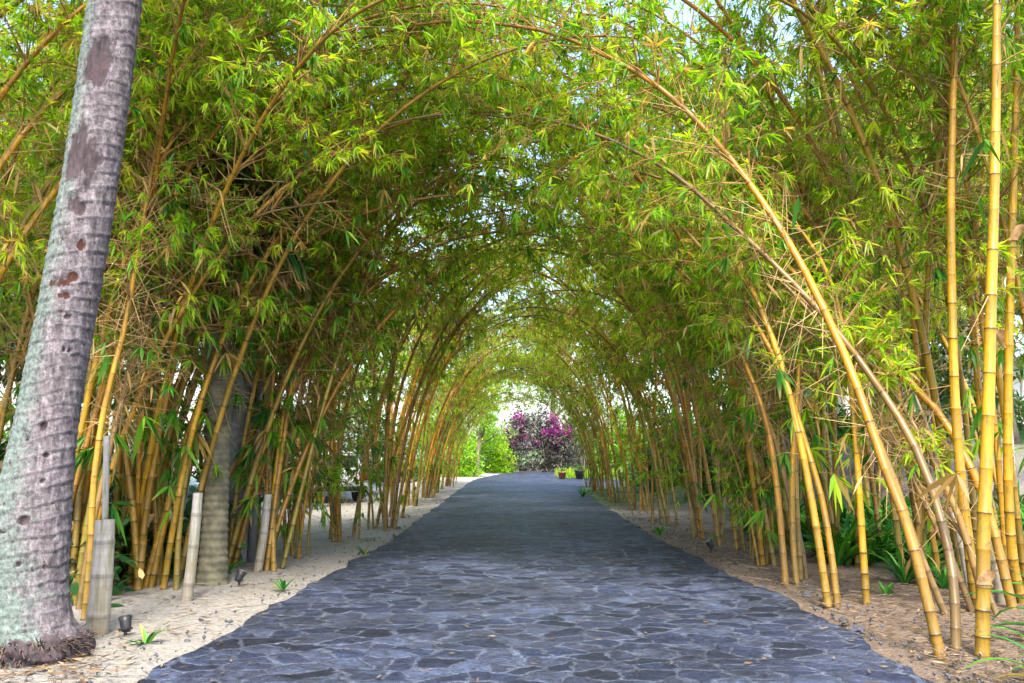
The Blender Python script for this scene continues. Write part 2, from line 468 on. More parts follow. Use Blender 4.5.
# stone path: ragged stone edges, thin slab
ysp = np.unique(np.concatenate([np.arange(-6, 4, .5), np.arange(4, 20, .06), np.arange(20, 60, .3)]))
def ragged(y, seed):
    return .17 * (fbm(y * 1.7 + seed, y * 0 + seed, 6) - .5) * 2 + .006 * np.sign(np.sin(y * 11 + 5 * vnoise(y, y * 0 + seed)))
le = left_edge(ysp) + ragged(ysp, 3.3) * .8
re = right_edge(ysp) + ragged(ysp, 71.7) * .9
K = 60
tt = np.linspace(0, 1, K)
PX = le[:, None] * (1 - tt) + re[:, None] * tt
PY = np.repeat(ysp[:, None], K, 1)
PZ = .012 + .018 * (fbm(PX * 1.1, PY * 1.1) - .5)
pm = MB()
idx = np.arange(len(ysp) * K).reshape(-1, K)
F = np.stack([idx[:-1, :-1], idx[:-1, 1:], idx[1:, 1:], idx[1:, :-1]], -1).reshape(-1, 4)
pm.add_fast(np.stack([PX, PY, PZ], -1), [F])
for side in (0, K - 1):         # skirt
    top = np.stack([PX[:, side], PY[:, side], PZ[:, side]], -1); bot = top - np.array([0, 0, .09])
    n = len(top); i = np.arange(n - 1)
    f = np.stack([i, i + 1, i + 1 + n, i + n], -1)
    pm.add_fast(np.concatenate([top, bot]), [f if side == 0 else f[:, ::-1]])
tag(pm.build('path', M['path'], shade=True), kind='structure')

# parking lot behind the left row
lot = MB()
lot.add([(-60, 13.5, .02), (-5.3, 13.5, .02), (-4.6, 34, .02), (-4.6, 46, .02), (-60, 46, .02)], [(0, 1, 2, 3, 4)])
tag(lot.build('parking_lot', M['asphalt']), kind='structure')


# ------------------------------------------------------------------ bamboo generator
def nrm(v):
    return v / (np.linalg.norm(v, axis=-1, keepdims=True) + 1e-9)


def add_leaves(mb, B, D, Lg, W, hue, dead, val, mat, r, droop=.25, up=None):
    """lanceolate drooping leaves; B base (n,3), D direction (n,3)"""
    n = len(B)
    if n == 0: return
    U = np.array([0, 0, 1.0]) + r.normal(0, .45, (n, 3))
    S = nrm(np.cross(D, U))
    dz = np.zeros((n, 3)); dz[:, 2] = -1
    Lg = Lg[:, None]; W = W[:, None]
    dr = dz * Lg * droop
    p0 = B
    m1 = B + D * Lg * .28 + dr * .06; m2 = B + D * Lg * .62 + dr * .35
    tip = B + D * Lg + dr
    V = np.stack([p0, m1 - S * W * .5, m1 + S * W * .5, m2 - S * W * .40, m2 + S * W * .40, tip], 1)
    base = np.arange(n)[:, None] * 6
    f3a = base + np.array([0, 1, 2]); f4 = base + np.array([1, 3, 4, 2]); f3b = base + np.array([3, 5, 4])
    C = np.zeros((n, 6, 4)); C[:, :, 0] = hue[:, None]; C[:, :, 1] = dead[:, None]; C[:, :, 2] = val[:, None]
    # dry tips
    C[:, 5, 1] = np.maximum(C[:, 5, 1], (r.random(n) < .3) * .9)
    mb.add_fast(V, [f3a, f3b], mat, C.reshape(-1, 4))
    mb.f += (f4 + mb.n - n * 6).tolist(); mb.m += [mat] * n


def add_sticks(mb, A, Bp, r0, r1, mat):
    """many straight 3-sided sticks"""
    n = len(A)
    if n == 0: return
    D = nrm(Bp - A)
    S = nrm(np.cross(D, np.array([.31, .52, .8]))); T = np.cross(D, S)
    ang = np.array([0, 2.094, 4.189])
    ring = S[:, None] * np.cos(ang)[None, :, None] + T[:, None] * np.sin(ang)[None, :, None]
    r0 = np.broadcast_to(r0, (n,))[:, None, None]; r1 = np.broadcast_to(r1, (n,))[:, None, None]
    V = np.concatenate([A[:, None] + ring * r0, Bp[:, None] + ring * r1], 1)
    b = np.arange(n)[:, None] * 6
    fs = [b + np.array(q) for q in ([0, 1, 4, 3], [1, 2, 5, 4], [2, 0, 3, 5])]
    mb.add_fast(V, fs, mat)


def resample(pts, n):
    pts = np.asarray(pts, float)
    # Catmull-Rom
    q = np.vstack([2 * pts[0] - pts[1], pts, 2 * pts[-1] - pts[-2]])
    out = []
    for i in range(1, len(q) - 2):
        t = np.linspace(0, 1, 16, endpoint=False)[:, None]
        a, b, c, d = q[i - 1], q[i], q[i + 1], q[i + 2]
        out.append(.5 * ((2 * b) + (c - a) * t + (2 * a - 5 * b + 4 * c - d) * t ** 2 + (3 * b - a - 3 * c + d) * t ** 3))
    out.append(pts[-1:])
    p = np.concatenate(out)
    s = np.concatenate([[0], np.cumsum(np.linalg.norm(np.diff(p, axis=0), axis=1))])
    si = np.linspace(0, s[-1], n)
    return np.stack([np.interp(si, s, p[:, k]) for k in range(3)], 1), s[-1]


def culm_mesh(pts, length, r0, r, sides=10, internode=.27, rtip=.006, whip=True):
    """tube with swollen node rings"""
    n = len(pts); S = np.linspace(0, length, n)
    nodes = []; s = .06
    while s < length - .05:
        frac = s / length
        nodes.append(s); s += internode * (.45 + 1.0 * min(1, s / 1.2)) * (1 - .35 * frac) * r.uniform(.78, 1.22)
    ss, nd, rn = [0.0], [0.0], [.5]
    for s in nodes:
        rr = r.random()
        q = r.uniform(.45, 1.0); ss += [s - .034, s - .010, s, s + .010, s + .016]; nd += [0, .42 * q, q, .5 * q, 0]; rn += [rn[-1], rn[-1], rr, rr, rr]
        # colour stays through the internode
    ss.append(length); nd.append(0); rn.append(.5)
    ss = np.array(ss); nd = np.array(nd); rn = np.array(rn)
    k = np.argsort(ss, kind='stable'); ss, nd, rn = ss[k], nd[k], rn[k]
    pp = np.stack([np.interp(ss, S, pts[:, j]) for j in range(3)], 1)
    fr = ss / length
    rad = r0 * (1 - fr) ** .55 * (1 - .12 * fr) + rtip
    rad = rad * (1 + .14 * nd)
    mb = MB()
    col = np.stack([nd, rn, fr, np.zeros_like(fr)], 1)
    mb.tube(pp, rad, sides, 0, col)
    return mb, np.array(nodes)


def foliage_mesh(pts, length, nodes, r, start=.25, nb=2.0, blen=1.1, fans=7, lpf=6, leaf=.17, dead=.10,
                 low=3, thatch=0, hue=.5, below=.35, side=None):
    """branches, twigs and leaf fans along a culm. pts in the same space as the culm"""
    n = len(pts); S = np.linspace(0, length, n)
    T = nrm(np.gradient(pts, axis=0))
    mb = MB()
    bs, bd, bl = [], [], []
    at = lambda s: np.stack([np.interp(s, S, pts[:, j]) for j in range(3)], -1)
    tg = lambda s: nrm(np.stack([np.interp(s, S, T[:, j]) for j in range(3)], -1))
    for s in nodes:
        f = s / length
        if f < start: continue
        k = r.poisson(nb)
        for _ in range(k):
            t = tg(s)
            a = r.uniform(0, 2 * np.pi)
            ref = np.array([0, 1.0, 0]) if abs(t[1]) < .9 else np.array([1.0, 0, 0])
            e1 = nrm(np.cross(t, ref)); e2 = np.cross(t, e1)
            o = e1 * math.cos(a) + e2 * math.sin(a)
            if o[2] < -.2 and r.random() > below: o = -o
            d = nrm(t * r.uniform(.35, 1.0) + o * r.uniform(.5, 1.0) + np.array([0, 0, r.uniform(-.1, .25)]))
            env = math.sin(math.pi * min(1, (f - start) / (1.02 - start) * .8 + .2)) ** .7
            bs.append(at(s)); bd.append(d); bl.append(blen * r.uniform(.35, 1.15) * (.35 + .75 * env))
    # last metre: the whip itself bears fans
    if bs:
        bs, bd, bl = np.array(bs), np.array(bd), np.array(bl)
        g = np.array([0, 0, -1.0])
        def bp(i, t):        # point on branch i at fraction t (drooping parabola)
            return bs[i] + bd[i] * (bl[i] * t)[:, None] + g * (bl[i] * .33 * t ** 2)[:, None]
        ids = np.arange(len(bs)); ts = [0, .35, .7, 1.0]
        for a, b in zip(ts[:-1], ts[1:]):
            add_sticks(mb, bp(ids, np.full(len(ids), a)), bp(ids, np.full(len(ids), b)), .0095 * (1 - a * .75), .0095 * (1 - b * .75), 1)
        nf = np.maximum(1, r.poisson(fans * bl / max(blen, .01)))
        fi = np.repeat(ids, nf)
        ft = r.uniform(.18, 1.0, len(fi)) ** .8
        last = np.cumsum(nf) - 1
        ft[last] = 1.0
        fb = bp(fi, ft)
        od = nrm(bd[fi] * .7 + r.normal(0, .75, (len(fi), 3)) + g * .25)
        tl = r.uniform(.05, .32, len(fi)) * (1 - .3 * ft)
        fe = fb + od * tl[:, None]
        add_sticks(mb, fb, fe, .0042, .002, 1)
        ax = nrm(od * .8 + g * .45 + r.normal(0, .3, (len(fi), 3)))
        fans_at(mb, fe, ax, r, lpf, leaf, dead, hue)
    # a few big soft fans on short twigs low on the culm
    if low:
        k = low
        s = r.uniform(.17, max(start, .2) + .12, k) * length
        b0 = at(s); d = nrm(r.normal(0, 1, (k, 3)) * np.array([1, 1, .4]))
        e = b0 + d * r.uniform(.15, .5, (k, 1))
        add_sticks(mb, b0, e, .005, .003, 1)
        fans_at(mb, e, nrm(d * .5 + np.array([0, 0, -.8])), r, 9, leaf * 1.75, dead, hue - .28)
    if thatch:
        k = thatch
        s = (r.beta(1.6, 1.6, k) * .30 + .30) * length
        b0 = at(s); t = tg(s)
        d = nrm(t * r.uniform(-.4, 1.0, (k, 1)) + r.normal(0, .5, (k, 3)))
        l = r.uniform(.2, .75, (k, 1))
        e = b0 + d * l; e[:, 2] -= l[:, 0] * .15
        add_sticks(mb, b0, e, .0055, .0025, 2)
        q = r.random(k) < .22
        b2 = e[q]; d2 = nrm(d[q] * .3 + np.array([0, 0, -.8]) + r.normal(0, .3, (q.sum(), 3)))
        m = len(b2)
        add_leaves(mb, b2, d2, r.uniform(.12, .24, m), r.uniform(.018, .03, m), r.random(m), np.full(m, .95), r.random(m), 0, r)
    return mb


def fans_at(mb, E, AX, r, lpf, leaf, dead, hue):
    n = len(E)
    if not n: return
    k = np.maximum(2, r.poisson(lpf, n))
    i = np.repeat(np.arange(n), k)
    D = nrm(AX[i] * 1.0 + r.normal(0, .48, (len(i), 3)))
    L = leaf * (r.uniform(.7, 1.35, n)[i]) * r.uniform(.55, 1.2, len(i))
    W = L * r.uniform(.10, .165, len(i))
    fh = r.normal(0, .16, n)
    H = np.clip(hue + fh[i] + r.normal(0, .12, len(i)), 0, 1)
    fd = r.random(n) < dead * .5
    Dd = np.where(fd[i] | (r.random(len(i)) < dead * .6), r.uniform(.75, 1, len(i)), 0)
    add_leaves(mb, E[i], D, L, W, H, Dd, r.random(len(i)), 0, r, droop=.22)


def arch_curve(L, th0, dth, p, drift, r, n=70):
    s = np.linspace(0, 1, n)
    th = th0 + dth * s ** p
    ds = L / (n - 1)
    x = np.concatenate([[0], np.cumsum(np.sin(th[:-1]) * ds)]); z = np.concatenate([[0], np.cumsum(np.cos(th[:-1]) * ds)])
    y = drift * L * s ** 2 + .03 * np.sin(s * 7 + r.uniform(0, 6)) * s
    return np.stack([x, y, z], 1)


LEAFMATS = [M['leaf'], M['twig'], M['thatch']]


def make_culm(pts, length, r0, seed, mat='culm', sides=10, **kw):
    """prototype culm object (unlinked data pair) -> (culm mesh, foliage mesh)"""
    r = np.random.default_rng(seed)
    mb, nodes = culm_mesh(pts, length, r0, r, sides)
    fm = foliage_mesh(pts, length, nodes, r, **kw)
    return mb.mesh('culm', [M[mat]], 'cv'), fm.mesh('foliage', LEAFMATS, 'lv')


def put_culm(pair, parent, loc=(0, 0, 0), rz=0.0, sc=1.0, tilt=(0, 0), mat=None, name='culm'):
    c = bpy.data.objects.new(name, pair[0]); COL.objects.link(c)
    c.location = loc; c.rotation_euler = (tilt[0], tilt[1], rz); c.scale = (sc, sc, sc)
    if parent: c.parent = parent
    f = bpy.data.objects.new('foliage', pair[1]); COL.objects.link(f); f.parent = c
    return c


# ---- prototypes: local +x is the way they lean
PRO = {'arch': [], 'flat': [], 'up': [], 'slim': []}
for k in range(7):
    r = np.random.default_rng(100 + k)
    L = r.uniform(7.6, 9.2)
    pts = arch_curve(L, R(r.uniform(1, 10)), R(r.uniform(95, 122)), r.uniform(1.7, 2.4), r.uniform(-.12, .12), r)
    PRO['arch'].append(make_culm(pts, L, r.uniform(.022, .031), 200 + k, ['culm', 'culm', 'culm_olive'][k % 3], 8, start=.33, nb=1.75, blen=1.05, fans=13, lpf=9, leaf=.125,
                                 dead=.10, low=1, thatch=40, hue=.76, below=.2))
for k in range(4):
    r = np.random.default_rng(140 + k)
    L = r.uniform(7.8, 9.4)
    pts = arch_curve(L, R(r.uniform(-4, 6)), R(r.uniform(35, 65)), r.uniform(1.8, 2.6), r.uniform(-.12, .12), r)
    PRO['up'].append(make_culm(pts, L, r.uniform(.024, .031), 240 + k, ['culm', 'culm_olive'][k % 2], 8, start=.33, nb=3.0, blen=1.35, fans=14, lpf=9, leaf=.128,
                               dead=.10, low=3, thatch=50, hue=.68, below=.8))
for k in range(4):
    r = np.random.default_rng(170 + k)
    L = r.uniform(4.0, 5.6)
    pts = arch_curve(L, R(r.uniform(-3, 6)), R(r.uniform(20, 60)), r.uniform(1.5, 2.4), r.uniform(-.12, .12), r)
    PRO['slim'].append(make_culm(pts, L, r.uniform(.015, .022), 270 + k, ['culm_olive', 'culm'][k % 2], 7, start=.16, nb=2.4, blen=.62, fans=8, lpf=7, leaf=.15,
                                 dead=.10, low=4, thatch=35, hue=.52, below=.9))
ORD = ['first', 'second', 'third', 'fourth', 'fifth', 'sixth', 'seventh', 'eighth', 'ninth', 'tenth', 'eleventh', 'twelfth', 'thirteenth', 'fourteenth']


def clump(x, y, face, n_arch, n_up, n_slim, label, group, seed, spread=.32, scl=1.0, fan=30):
    r = np.random.default_rng(seed)
    z = float(terrain(x, y))
    c = empty('bamboo_clump', (x, y, z))
    tag(c, label, 'bamboo', group)
    for kind, n in (('arch', n_arch), ('up', n_up), ('slim', n_slim)):
        for k in range(n):
            a = r.uniform(0, 2 * np.pi); q = spread * math.sqrt(r.random())
            rz = face + R(r.normal(0, fan) if kind == 'arch' else r.normal(0, 85))
            put_culm(PRO[kind][r.integers(len(PRO[kind]))], c, (q * math.cos(a), q * math.sin(a) * 1.5, -.03), rz,
                     scl * r.uniform(.82, 1.08), (R(r.normal(0, 3)), R(r.normal(0, 3))))
    return c


# ---- hand placed culms, traced as world curves
def wculm(name, path, Y0, Y1, r0, seed, parent=None, mat='culm', label=None, group=None, sides=14, rtip=.006, internode=.27, **kw):
    m = len(path)
    b = G(path[0][0], path[0][1])
    if Y0 is None: Y0 = b[1]
    pw = np.array([P(px, py, Y0 + (Y1 - Y0) * (i / (m - 1)) ** 1.3) for i, (px, py) in enumerate(path)])
    pw[0, 2] = -.04
    base = pw[0].copy()
    pl, L = resample(pw - base, 90)
    r = np.random.default_rng(seed)
    mb, nodes = culm_mesh(pl, L, r0, r, sides, internode, rtip)
    if parent is None:
        root = empty(name, base); tag(root, label, 'bamboo', group)
        off = np.zeros(3)
    else:
        root = parent; off = base - np.array(parent.location)
    c = mb.build('culm', M[mat], root, 'cv', loc=off)
    d = dict(start=.36, nb=2.4, blen=1.0, fans=12, lpf=8, leaf=.155, dead=.12, low=3, thatch=40, hue=.66, below=.5)
    d.update(kw)
    if d.get('nofol'): return root, c, pl
    fm = foliage_mesh(pl, L, nodes, r, **d)
    if fm.n:
        fm.build('foliage', LEAFMATS, c, 'lv')
    return root, c, pl


def sheath(parent, p, ax, r0, seed, wd=.11, ln=.16):
    """papery cup of dry sheath round a culm"""
    r = np.random.default_rng(seed)
    mb = MB(); n, h = 9, 5
    a0 = r.uniform(0, 6.28)
    V = []
    for j in range(h):
        t = j / (h - 1)
        for i in range(n):
            a = a0 + (i / (n - 1) - .5) * (3.6 - 2.2 * t)
            rr = r0 * 1.12 + t ** 1.5 * wd * (.5 + .5 * math.cos((i / (n - 1) - .5) * 3)) + r.normal(0, .004)
            V.append((rr * math.cos(a), rr * math.sin(a), t * ln))
    Fc = [(j * n + i, j * n + i + 1, (j + 1) * n + i + 1, (j + 1) * n + i) for j in range(h - 1) for i in range(n - 1)]
    mb.add(np.array(V) + p, Fc)
    return mb.build('sheath', M['sheath'], parent)


GR = 'tall bamboo stalks along the garden side'
GL = 'bamboo clumps along the palm side'
# right foreground stalks ------------------------------------------------
root, c, pl = wculm('bamboo_stalk', [(982, 658), (983, 600), (984, 520), (988, 420), (991, 300), (994, 200), (996, 100), (997, 0), (999, -150), (985, -330)], None, 7.3, .047, 1,
                    label='thickest yellow bamboo stalk, straight and upright at the path corner', group=GR, start=.55, nb=1.6, blen=1.3, low=2, thatch=6)
sheath(c, pl[6], None, .054, 5, .07, .12)
root, c, pl = wculm('bamboo_stalk', [(977, 613), (970, 555), (961, 480), (955, 400), (952, 300), (951, 200), (953, 100), (956, 0), (960, -130), (950, -300)], None, 8.9, .045, 2,
                    label='straight yellow bamboo stalk standing between the thickest stalk and the path', group=GR, start=.5, nb=1.5, blen=1.5, low=3, thatch=8)
root, c, pl = wculm('bamboo_stalk', [(1024, 606), (1013, 560), (1008, 480), (1008, 400), (1010, 300), (1013, 200), (1016, 100), (1018, 0), (1019, -150), (1000, -320)], None, 8.6, .043, 3,
                    label='upright yellow bamboo stalk with a torn papery sheath, at the end of the row', group=GR, start=.5, nb=1.6, blen=1.4, low=3, thatch=8)
sheath(c, pl[24], None, .05, 8, .16, .22); sheath(c, pl[34], None, .05, 9, .10, .15)
root, c, pl = wculm('bamboo_stalk', [(942, 660), (925, 592), (905, 520), (880, 455), (862, 400), (838, 340), (800, 262), (760, 198), (715, 140), (665, 92), (610, 58), (540, 30), (440, 22), (350, 40)], None, 9.6, .036, 4,
                    label='long yellow bamboo stalk leaning far across the path in one arch', group=GR, start=.46, nb=3.4, blen=1.4, fans=11, low=2, thatch=50, below=.4)
root, c, pl = wculm('bamboo_stalk', [(956, 652), (954, 590), (946, 540), (925, 470), (900, 420), (870, 375), (840, 335), (800, 290), (740, 232), (670, 172), (590, 132), (500, 112), (420, 120)], None, 10.2, .033, 5, mat='culm_brown',
                    label='brownish bamboo stalk bending over just behind the leaning yellow arch', group=GR, start=.45, nb=2.0, blen=.9, low=1, thatch=70)
root, c, pl = wculm('bamboo_stalk', [(1014, 612), (1001, 560), (985, 500), (962, 452), (940, 415), (905, 378), (868, 345), (820, 300), (760, 240), (690, 190), (600, 160)], None, 10.5, .042, 6,
                    label='thick yellow bamboo stalk slanting steeply behind the upright ones', group=GR, start=.45, nb=1.8, blen=.9, low=2, thatch=60)
pairc = empty('bamboo_clump', G(833, 609)); tag(pairc, 'pair of yellow bamboo stalks joined at the foot on the path edge', 'bamboo', GR)
wculm('', [(829, 609), (815, 520), (800, 440), (783, 370), (765, 320), (735, 255), (700, 200), (650, 150), (590, 122), (510, 125)], None, 10.8, .034, 7, pairc, start=.42, nb=2.0, thatch=50)
wculm('', [(838, 609), (832, 560), (822, 500), (806, 445), (790, 395), (768, 345), (730, 285), (680, 225), (620, 180), (540, 165)], None, 10.8, .030, 8, pairc, start=.42, nb=2.0, thatch=50)
wculm('bamboo_stalk', [(867, 607), (861, 520), (856, 440), (851, 390), (843, 330), (828, 275), (800, 230), (760, 205), (720, 200)], None, 9.6, .032, 9,
      label='single slim yellow bamboo stalk standing alone, a big leaf fan at mid height', group=GR, start=.40, nb=2.2, blen=1.2, low=4, thatch=25)
brown = empty('bamboo_clump', G(950, 618)); tag(brown, 'tangle of brown leaning bamboo stalks behind the upright yellow ones', 'bamboo', GR)
for k, pth in enumerate([[(948, 618), (915, 540), (895, 480), (870, 420), (848, 370), (820, 325), (780, 280), (720, 230)], [(975, 615), (950, 555), (918, 490), (890, 430), (860, 385), (825, 345), (780, 310)],
                         [(990, 618), (960, 520), (930, 455), (905, 410), (872, 365), (830, 325), (775, 275)], [(1000, 620), (968, 545), (930, 490), (905, 455), (880, 420)]]):
    wculm('', pth, None, 9.8, [.028, .026, .031, .022][k], 30 + k, brown, mat='culm_brown', start=.45, nb=1.6, blen=.7, thatch=60, low=1, dead=.2)
pale = empty('bamboo_stalk', G(973, 604)); tag(pale, 'thin pale dead bamboo stalk leaning in the tangle', 'bamboo', GR)
wculm('', [(974, 604), (960, 540), (945, 485), (930, 435), (915, 395)], None, 9.3, .028, 40, pale, mat='culm_dead', nofol=True, rtip=.012)
# right clump at (797,585)
trio = empty('bamboo_clump', G(796, 584)); tag(trio, 'three yellow bamboo stalks spreading from one foot before the green bed', 'bamboo', GR)
for k, pth in enumerate([[(786, 586), (782, 540), (776, 480), (768, 430), (752, 380), (725, 325), (685, 275), (630, 235), (560, 225)], [(797, 586), (793, 540), (792, 480), (795, 420), (800, 350), (803, 270), (795, 180), (780, 90)],
                         [(807, 581), (800, 540), (787, 490), (775, 440), (755, 395), (725, 345), (690, 300), (640, 262), (585, 250)], [(801, 582), (798, 530), (796, 470), (800, 400), (812, 320), (828, 230), (845, 130)]]):
    wculm('', pth, None, 12.3, [.034, .031, .029, .028][k], 50 + k, trio, mat=['culm', 'culm', 'culm_brown', 'culm_olive'][k], start=.38, nb=2.2, blen=1.0, thatch=50)

# left foreground clumps ------------------------------------------------
A = empty('bamboo_clump', G(72, 606)); tag(A, 'clump of orange yellow bamboo stalks rising right beside the palm trunk', 'bamboo', GL)
for k, pth in enumerate([[(66, 602), (80, 520), (95, 440), (112, 370), (130, 300), (152, 220), (190, 140), (250, 90), (330, 58), (430, 38)],
                         [(74, 608), (88, 520), (102, 440), (118, 360), (142, 290), (182, 220), (245, 165), (330, 115), (430, 95)],
                         [(66, 592), (65, 500), (74, 420), (86, 330), (90, 200), (84, 60), (78, -60), (76, -200)],
                         [(84, 622), (90, 560), (94, 480), (106, 400), (124, 330), (140, 240), (160, 120), (170, 0), (185, -120)],
                         [(78, 612), (92, 530), (110, 450), (128, 380), (155, 310), (200, 250), (260, 215), (340, 200)],
                         [(62, 598), (58, 520), (50, 420), (35, 320), (10, 220), (-30, 120)]]):
    wculm('', pth, None, [9.8, 10, 9.4, 9.4, 9.8, 10][k], [.034, .030, .035, .026, .025, .029][k], 60 + k, A, mat=['culm', 'culm_olive', 'culm', 'culm', 'culm_brown', 'culm'][k], start=.36, nb=2.4, blen=1.0, fans=7, thatch=150, dead=.18, low=9, hue=.50)
Bc = empty('bamboo_clump', G(150, 590)); tag(Bc, 'bright yellow bamboo clump with torn tan sheaths on its stalks', 'bamboo', GL)
for k, pth in enumerate([[(137, 592), (143, 540), (146, 480), (146, 420), (147, 360), (152, 280), (165, 180), (190, 80), (215, -40)],
                         [(139, 592), (134, 520), (126, 450), (118, 390), (110, 320), (106, 220), (112, 90), (120, -50)],
                         [(143, 590), (161, 530), (180, 460), (200, 400), (222, 345), (260, 285), (310, 240), (380, 208), (460, 195), (540, 205)],
                         [(160, 587), (158, 520), (165, 450), (180, 380), (205, 310), (250, 240), (320, 185), (420, 152), (520, 160)],
                         [(176, 592), (180, 520), (190, 450), (205, 390), (230, 330), (270, 270), (330, 225), (410, 200)],
                         [(158, 588), (155, 500), (155, 420), (165, 330), (185, 220), (225, 110), (280, 20)],
                         [(150, 590), (170, 500), (195, 420), (212, 360), (245, 290), (290, 220), (350, 160), (430, 110)]]):
    root, c, pl = wculm('', pth, None, 11.2, [.039, .034, .035, .034, .029, .029, .031][k], 70 + k, Bc, mat=['culm', 'culm', 'culm', 'culm', 'culm_olive', 'culm', 'culm'][k], start=.38, nb=2.4, blen=1.0, fans=7, thatch=130, dead=.16, low=15, hue=.52)
    if k == 0:
        for q in (8, 13, 18, 24): sheath(c, pl[q], None, .045, 80 + q, .10, .14)
Cc = empty('bamboo_clump', G(248, 572)); tag(Cc, 'yellow bamboo clump leaning over the path beside the utility pole', 'bamboo', GL)
for k, pth in enumerate([[(226, 570), (240, 520), (258, 472), (285, 405), (325, 340), (375, 285), (430, 248), (500, 232), (580, 242)],
                         [(215, 568), (217, 507), (240, 455), (269, 405), (310, 345), (360, 290), (420, 250)],
                         [(232, 570), (248, 515), (268, 455), (292, 395), (330, 330), (385, 268), (450, 225), (530, 205)],
                         [(266, 573), (275, 500), (285, 430), (295, 350), (300, 250), (310, 140), (330, 30)],
                         [(274, 573), (273, 520), (278, 455), (288, 400), (312, 345), (350, 300), (410, 265), (480, 255)],
                         [(262, 571), (270, 500), (268, 420), (262, 330), (262, 230), (275, 120), (300, 20)]]):
    wculm('', pth, None, 13, [.037, .032, .034, .031, .031, .026][k], 90 + k, Cc, mat=['culm', 'culm', 'culm', 'culm', 'culm', 'culm_olive'][k], start=.36, nb=2.6, blen=1.05, fans=7, thatch=110, dead=.16, low=14, hue=.56)
def extra(c, n, seed, spread, mats=True):
    r = np.random.default_rng(seed)
    for k in range(n):
        a = r.uniform(0, 2 * np.pi); q_ = spread * math.sqrt(r.random())
        put_culm(PRO['arch'][r.integers(7)] if k % 3 else PRO['up'][r.integers(4)], c, (q_ * math.cos(a), q_ * math.sin(a) + .15, -.03), R(r.normal(0, 30)), r.uniform(.95, 1.15), (R(r.normal(0, 3)), R(r.normal(4, 4))))
extra(A, 7, 1, .34); extra(Bc, 8, 2, .42); extra(Cc, 7, 3, .40)
clump(-3.25, 13.2, 0, 2, 0, 7, 'slender leafy bamboo clump with thin tan stems, just past the utility pole', GL, 301, .30)
clump(-2.95, 15.6, 0, 4, 1, 3, 'bushy upright bamboo clump with dark olive stems in front of the white car', GL, 302, .30)
clump(-2.55, 17.6, 0, 6, 2, 1, 'brown stemmed bamboo clump starting the arched tunnel on the palm side', GL, 303, .30)
# second rank filling the canopy, left
for k, (x, y, na, nu, ns) in enumerate([(-6.3, 10.6, 1, 5, 1), (-5.6, 12.4, 1, 4, 1), (-8.6, 12.6, 0, 6, 0), (-5.4, 18.5, 1, 3, 0), (-7.4, 17.4, 0, 5, 0), (-5.2, 23.5, 2, 3, 0)]):
    clump(x, y, 0, na, nu, ns, ['tall bamboo clump behind the palm trunk, leaves to the ground', 'tall upright bamboo clump behind the torn-sheathed one', 'outermost tall bamboo clump far behind the palm',
                                'tall bamboo clump standing beyond the utility pole by the car', 'tall upright bamboo clump beyond the blue grey car', 'tall bamboo clump at the edge of the parking lot'][k],
          'tall bamboo clumps behind the rows', 320 + k, .5, 1.1)
for k, (x, y, f, na, nu, sc_, lab) in enumerate([(-4.7, 11.2, 0, 6, 2, 1.32, 'very tall bamboo clump arching high over the path behind the orange yellow clump'), (-4.3, 13.8, 0, 6, 2, 1.30, 'very tall bamboo clump arching high beyond the utility pole'),
                                                 (5.1, 10.6, math.pi, 5, 3, 1.30, 'very tall bamboo clump behind the brown tangle, arching high over the path'),
                                                 (4.5, 13.4, math.pi, 6, 2, 1.30, 'very tall bamboo clump in the green bed, arching high over the path'),
                                                 (-7.6, 8.8, 0, 3, 5, 1.2, 'tall leafy bamboo clump at the outer side of the palm trunk'), (4.9, 12.6, math.pi, 4, 0, 1.36, 'very tall bamboo clump behind the three spreading stalks, arching high over the path'), (5.5, 9.3, math.pi, 0, 5, 1.12, 'tall upright bamboo clump behind the end of the upright stalks'), (-5.8, 8.4, 0, 4, 1, 1.22, 'tall bamboo clump arching over the path from beside the palm')]):
    clump(x, y, f, na, nu, 0, lab, 'tall bamboo clumps behind the rows', 380 + k, .45, sc_, 24)
for k, (x, y, f, lab) in enumerate([(-5.8, 26.0, 0, 'giant bamboo clump towering over the parking lot edge halfway along the tunnel'),
                                    (6.6, 21.5, math.pi, 'giant bamboo clump towering behind the first tunnel clumps, garden side'), (6.0, 27.0, math.pi, 'giant bamboo clump towering halfway along the tunnel, garden side')]):
    clump(x, y, f, 2, 6, 0, lab, 'tall bamboo clumps behind the rows', 395 + k, .6, 1.5, 24)
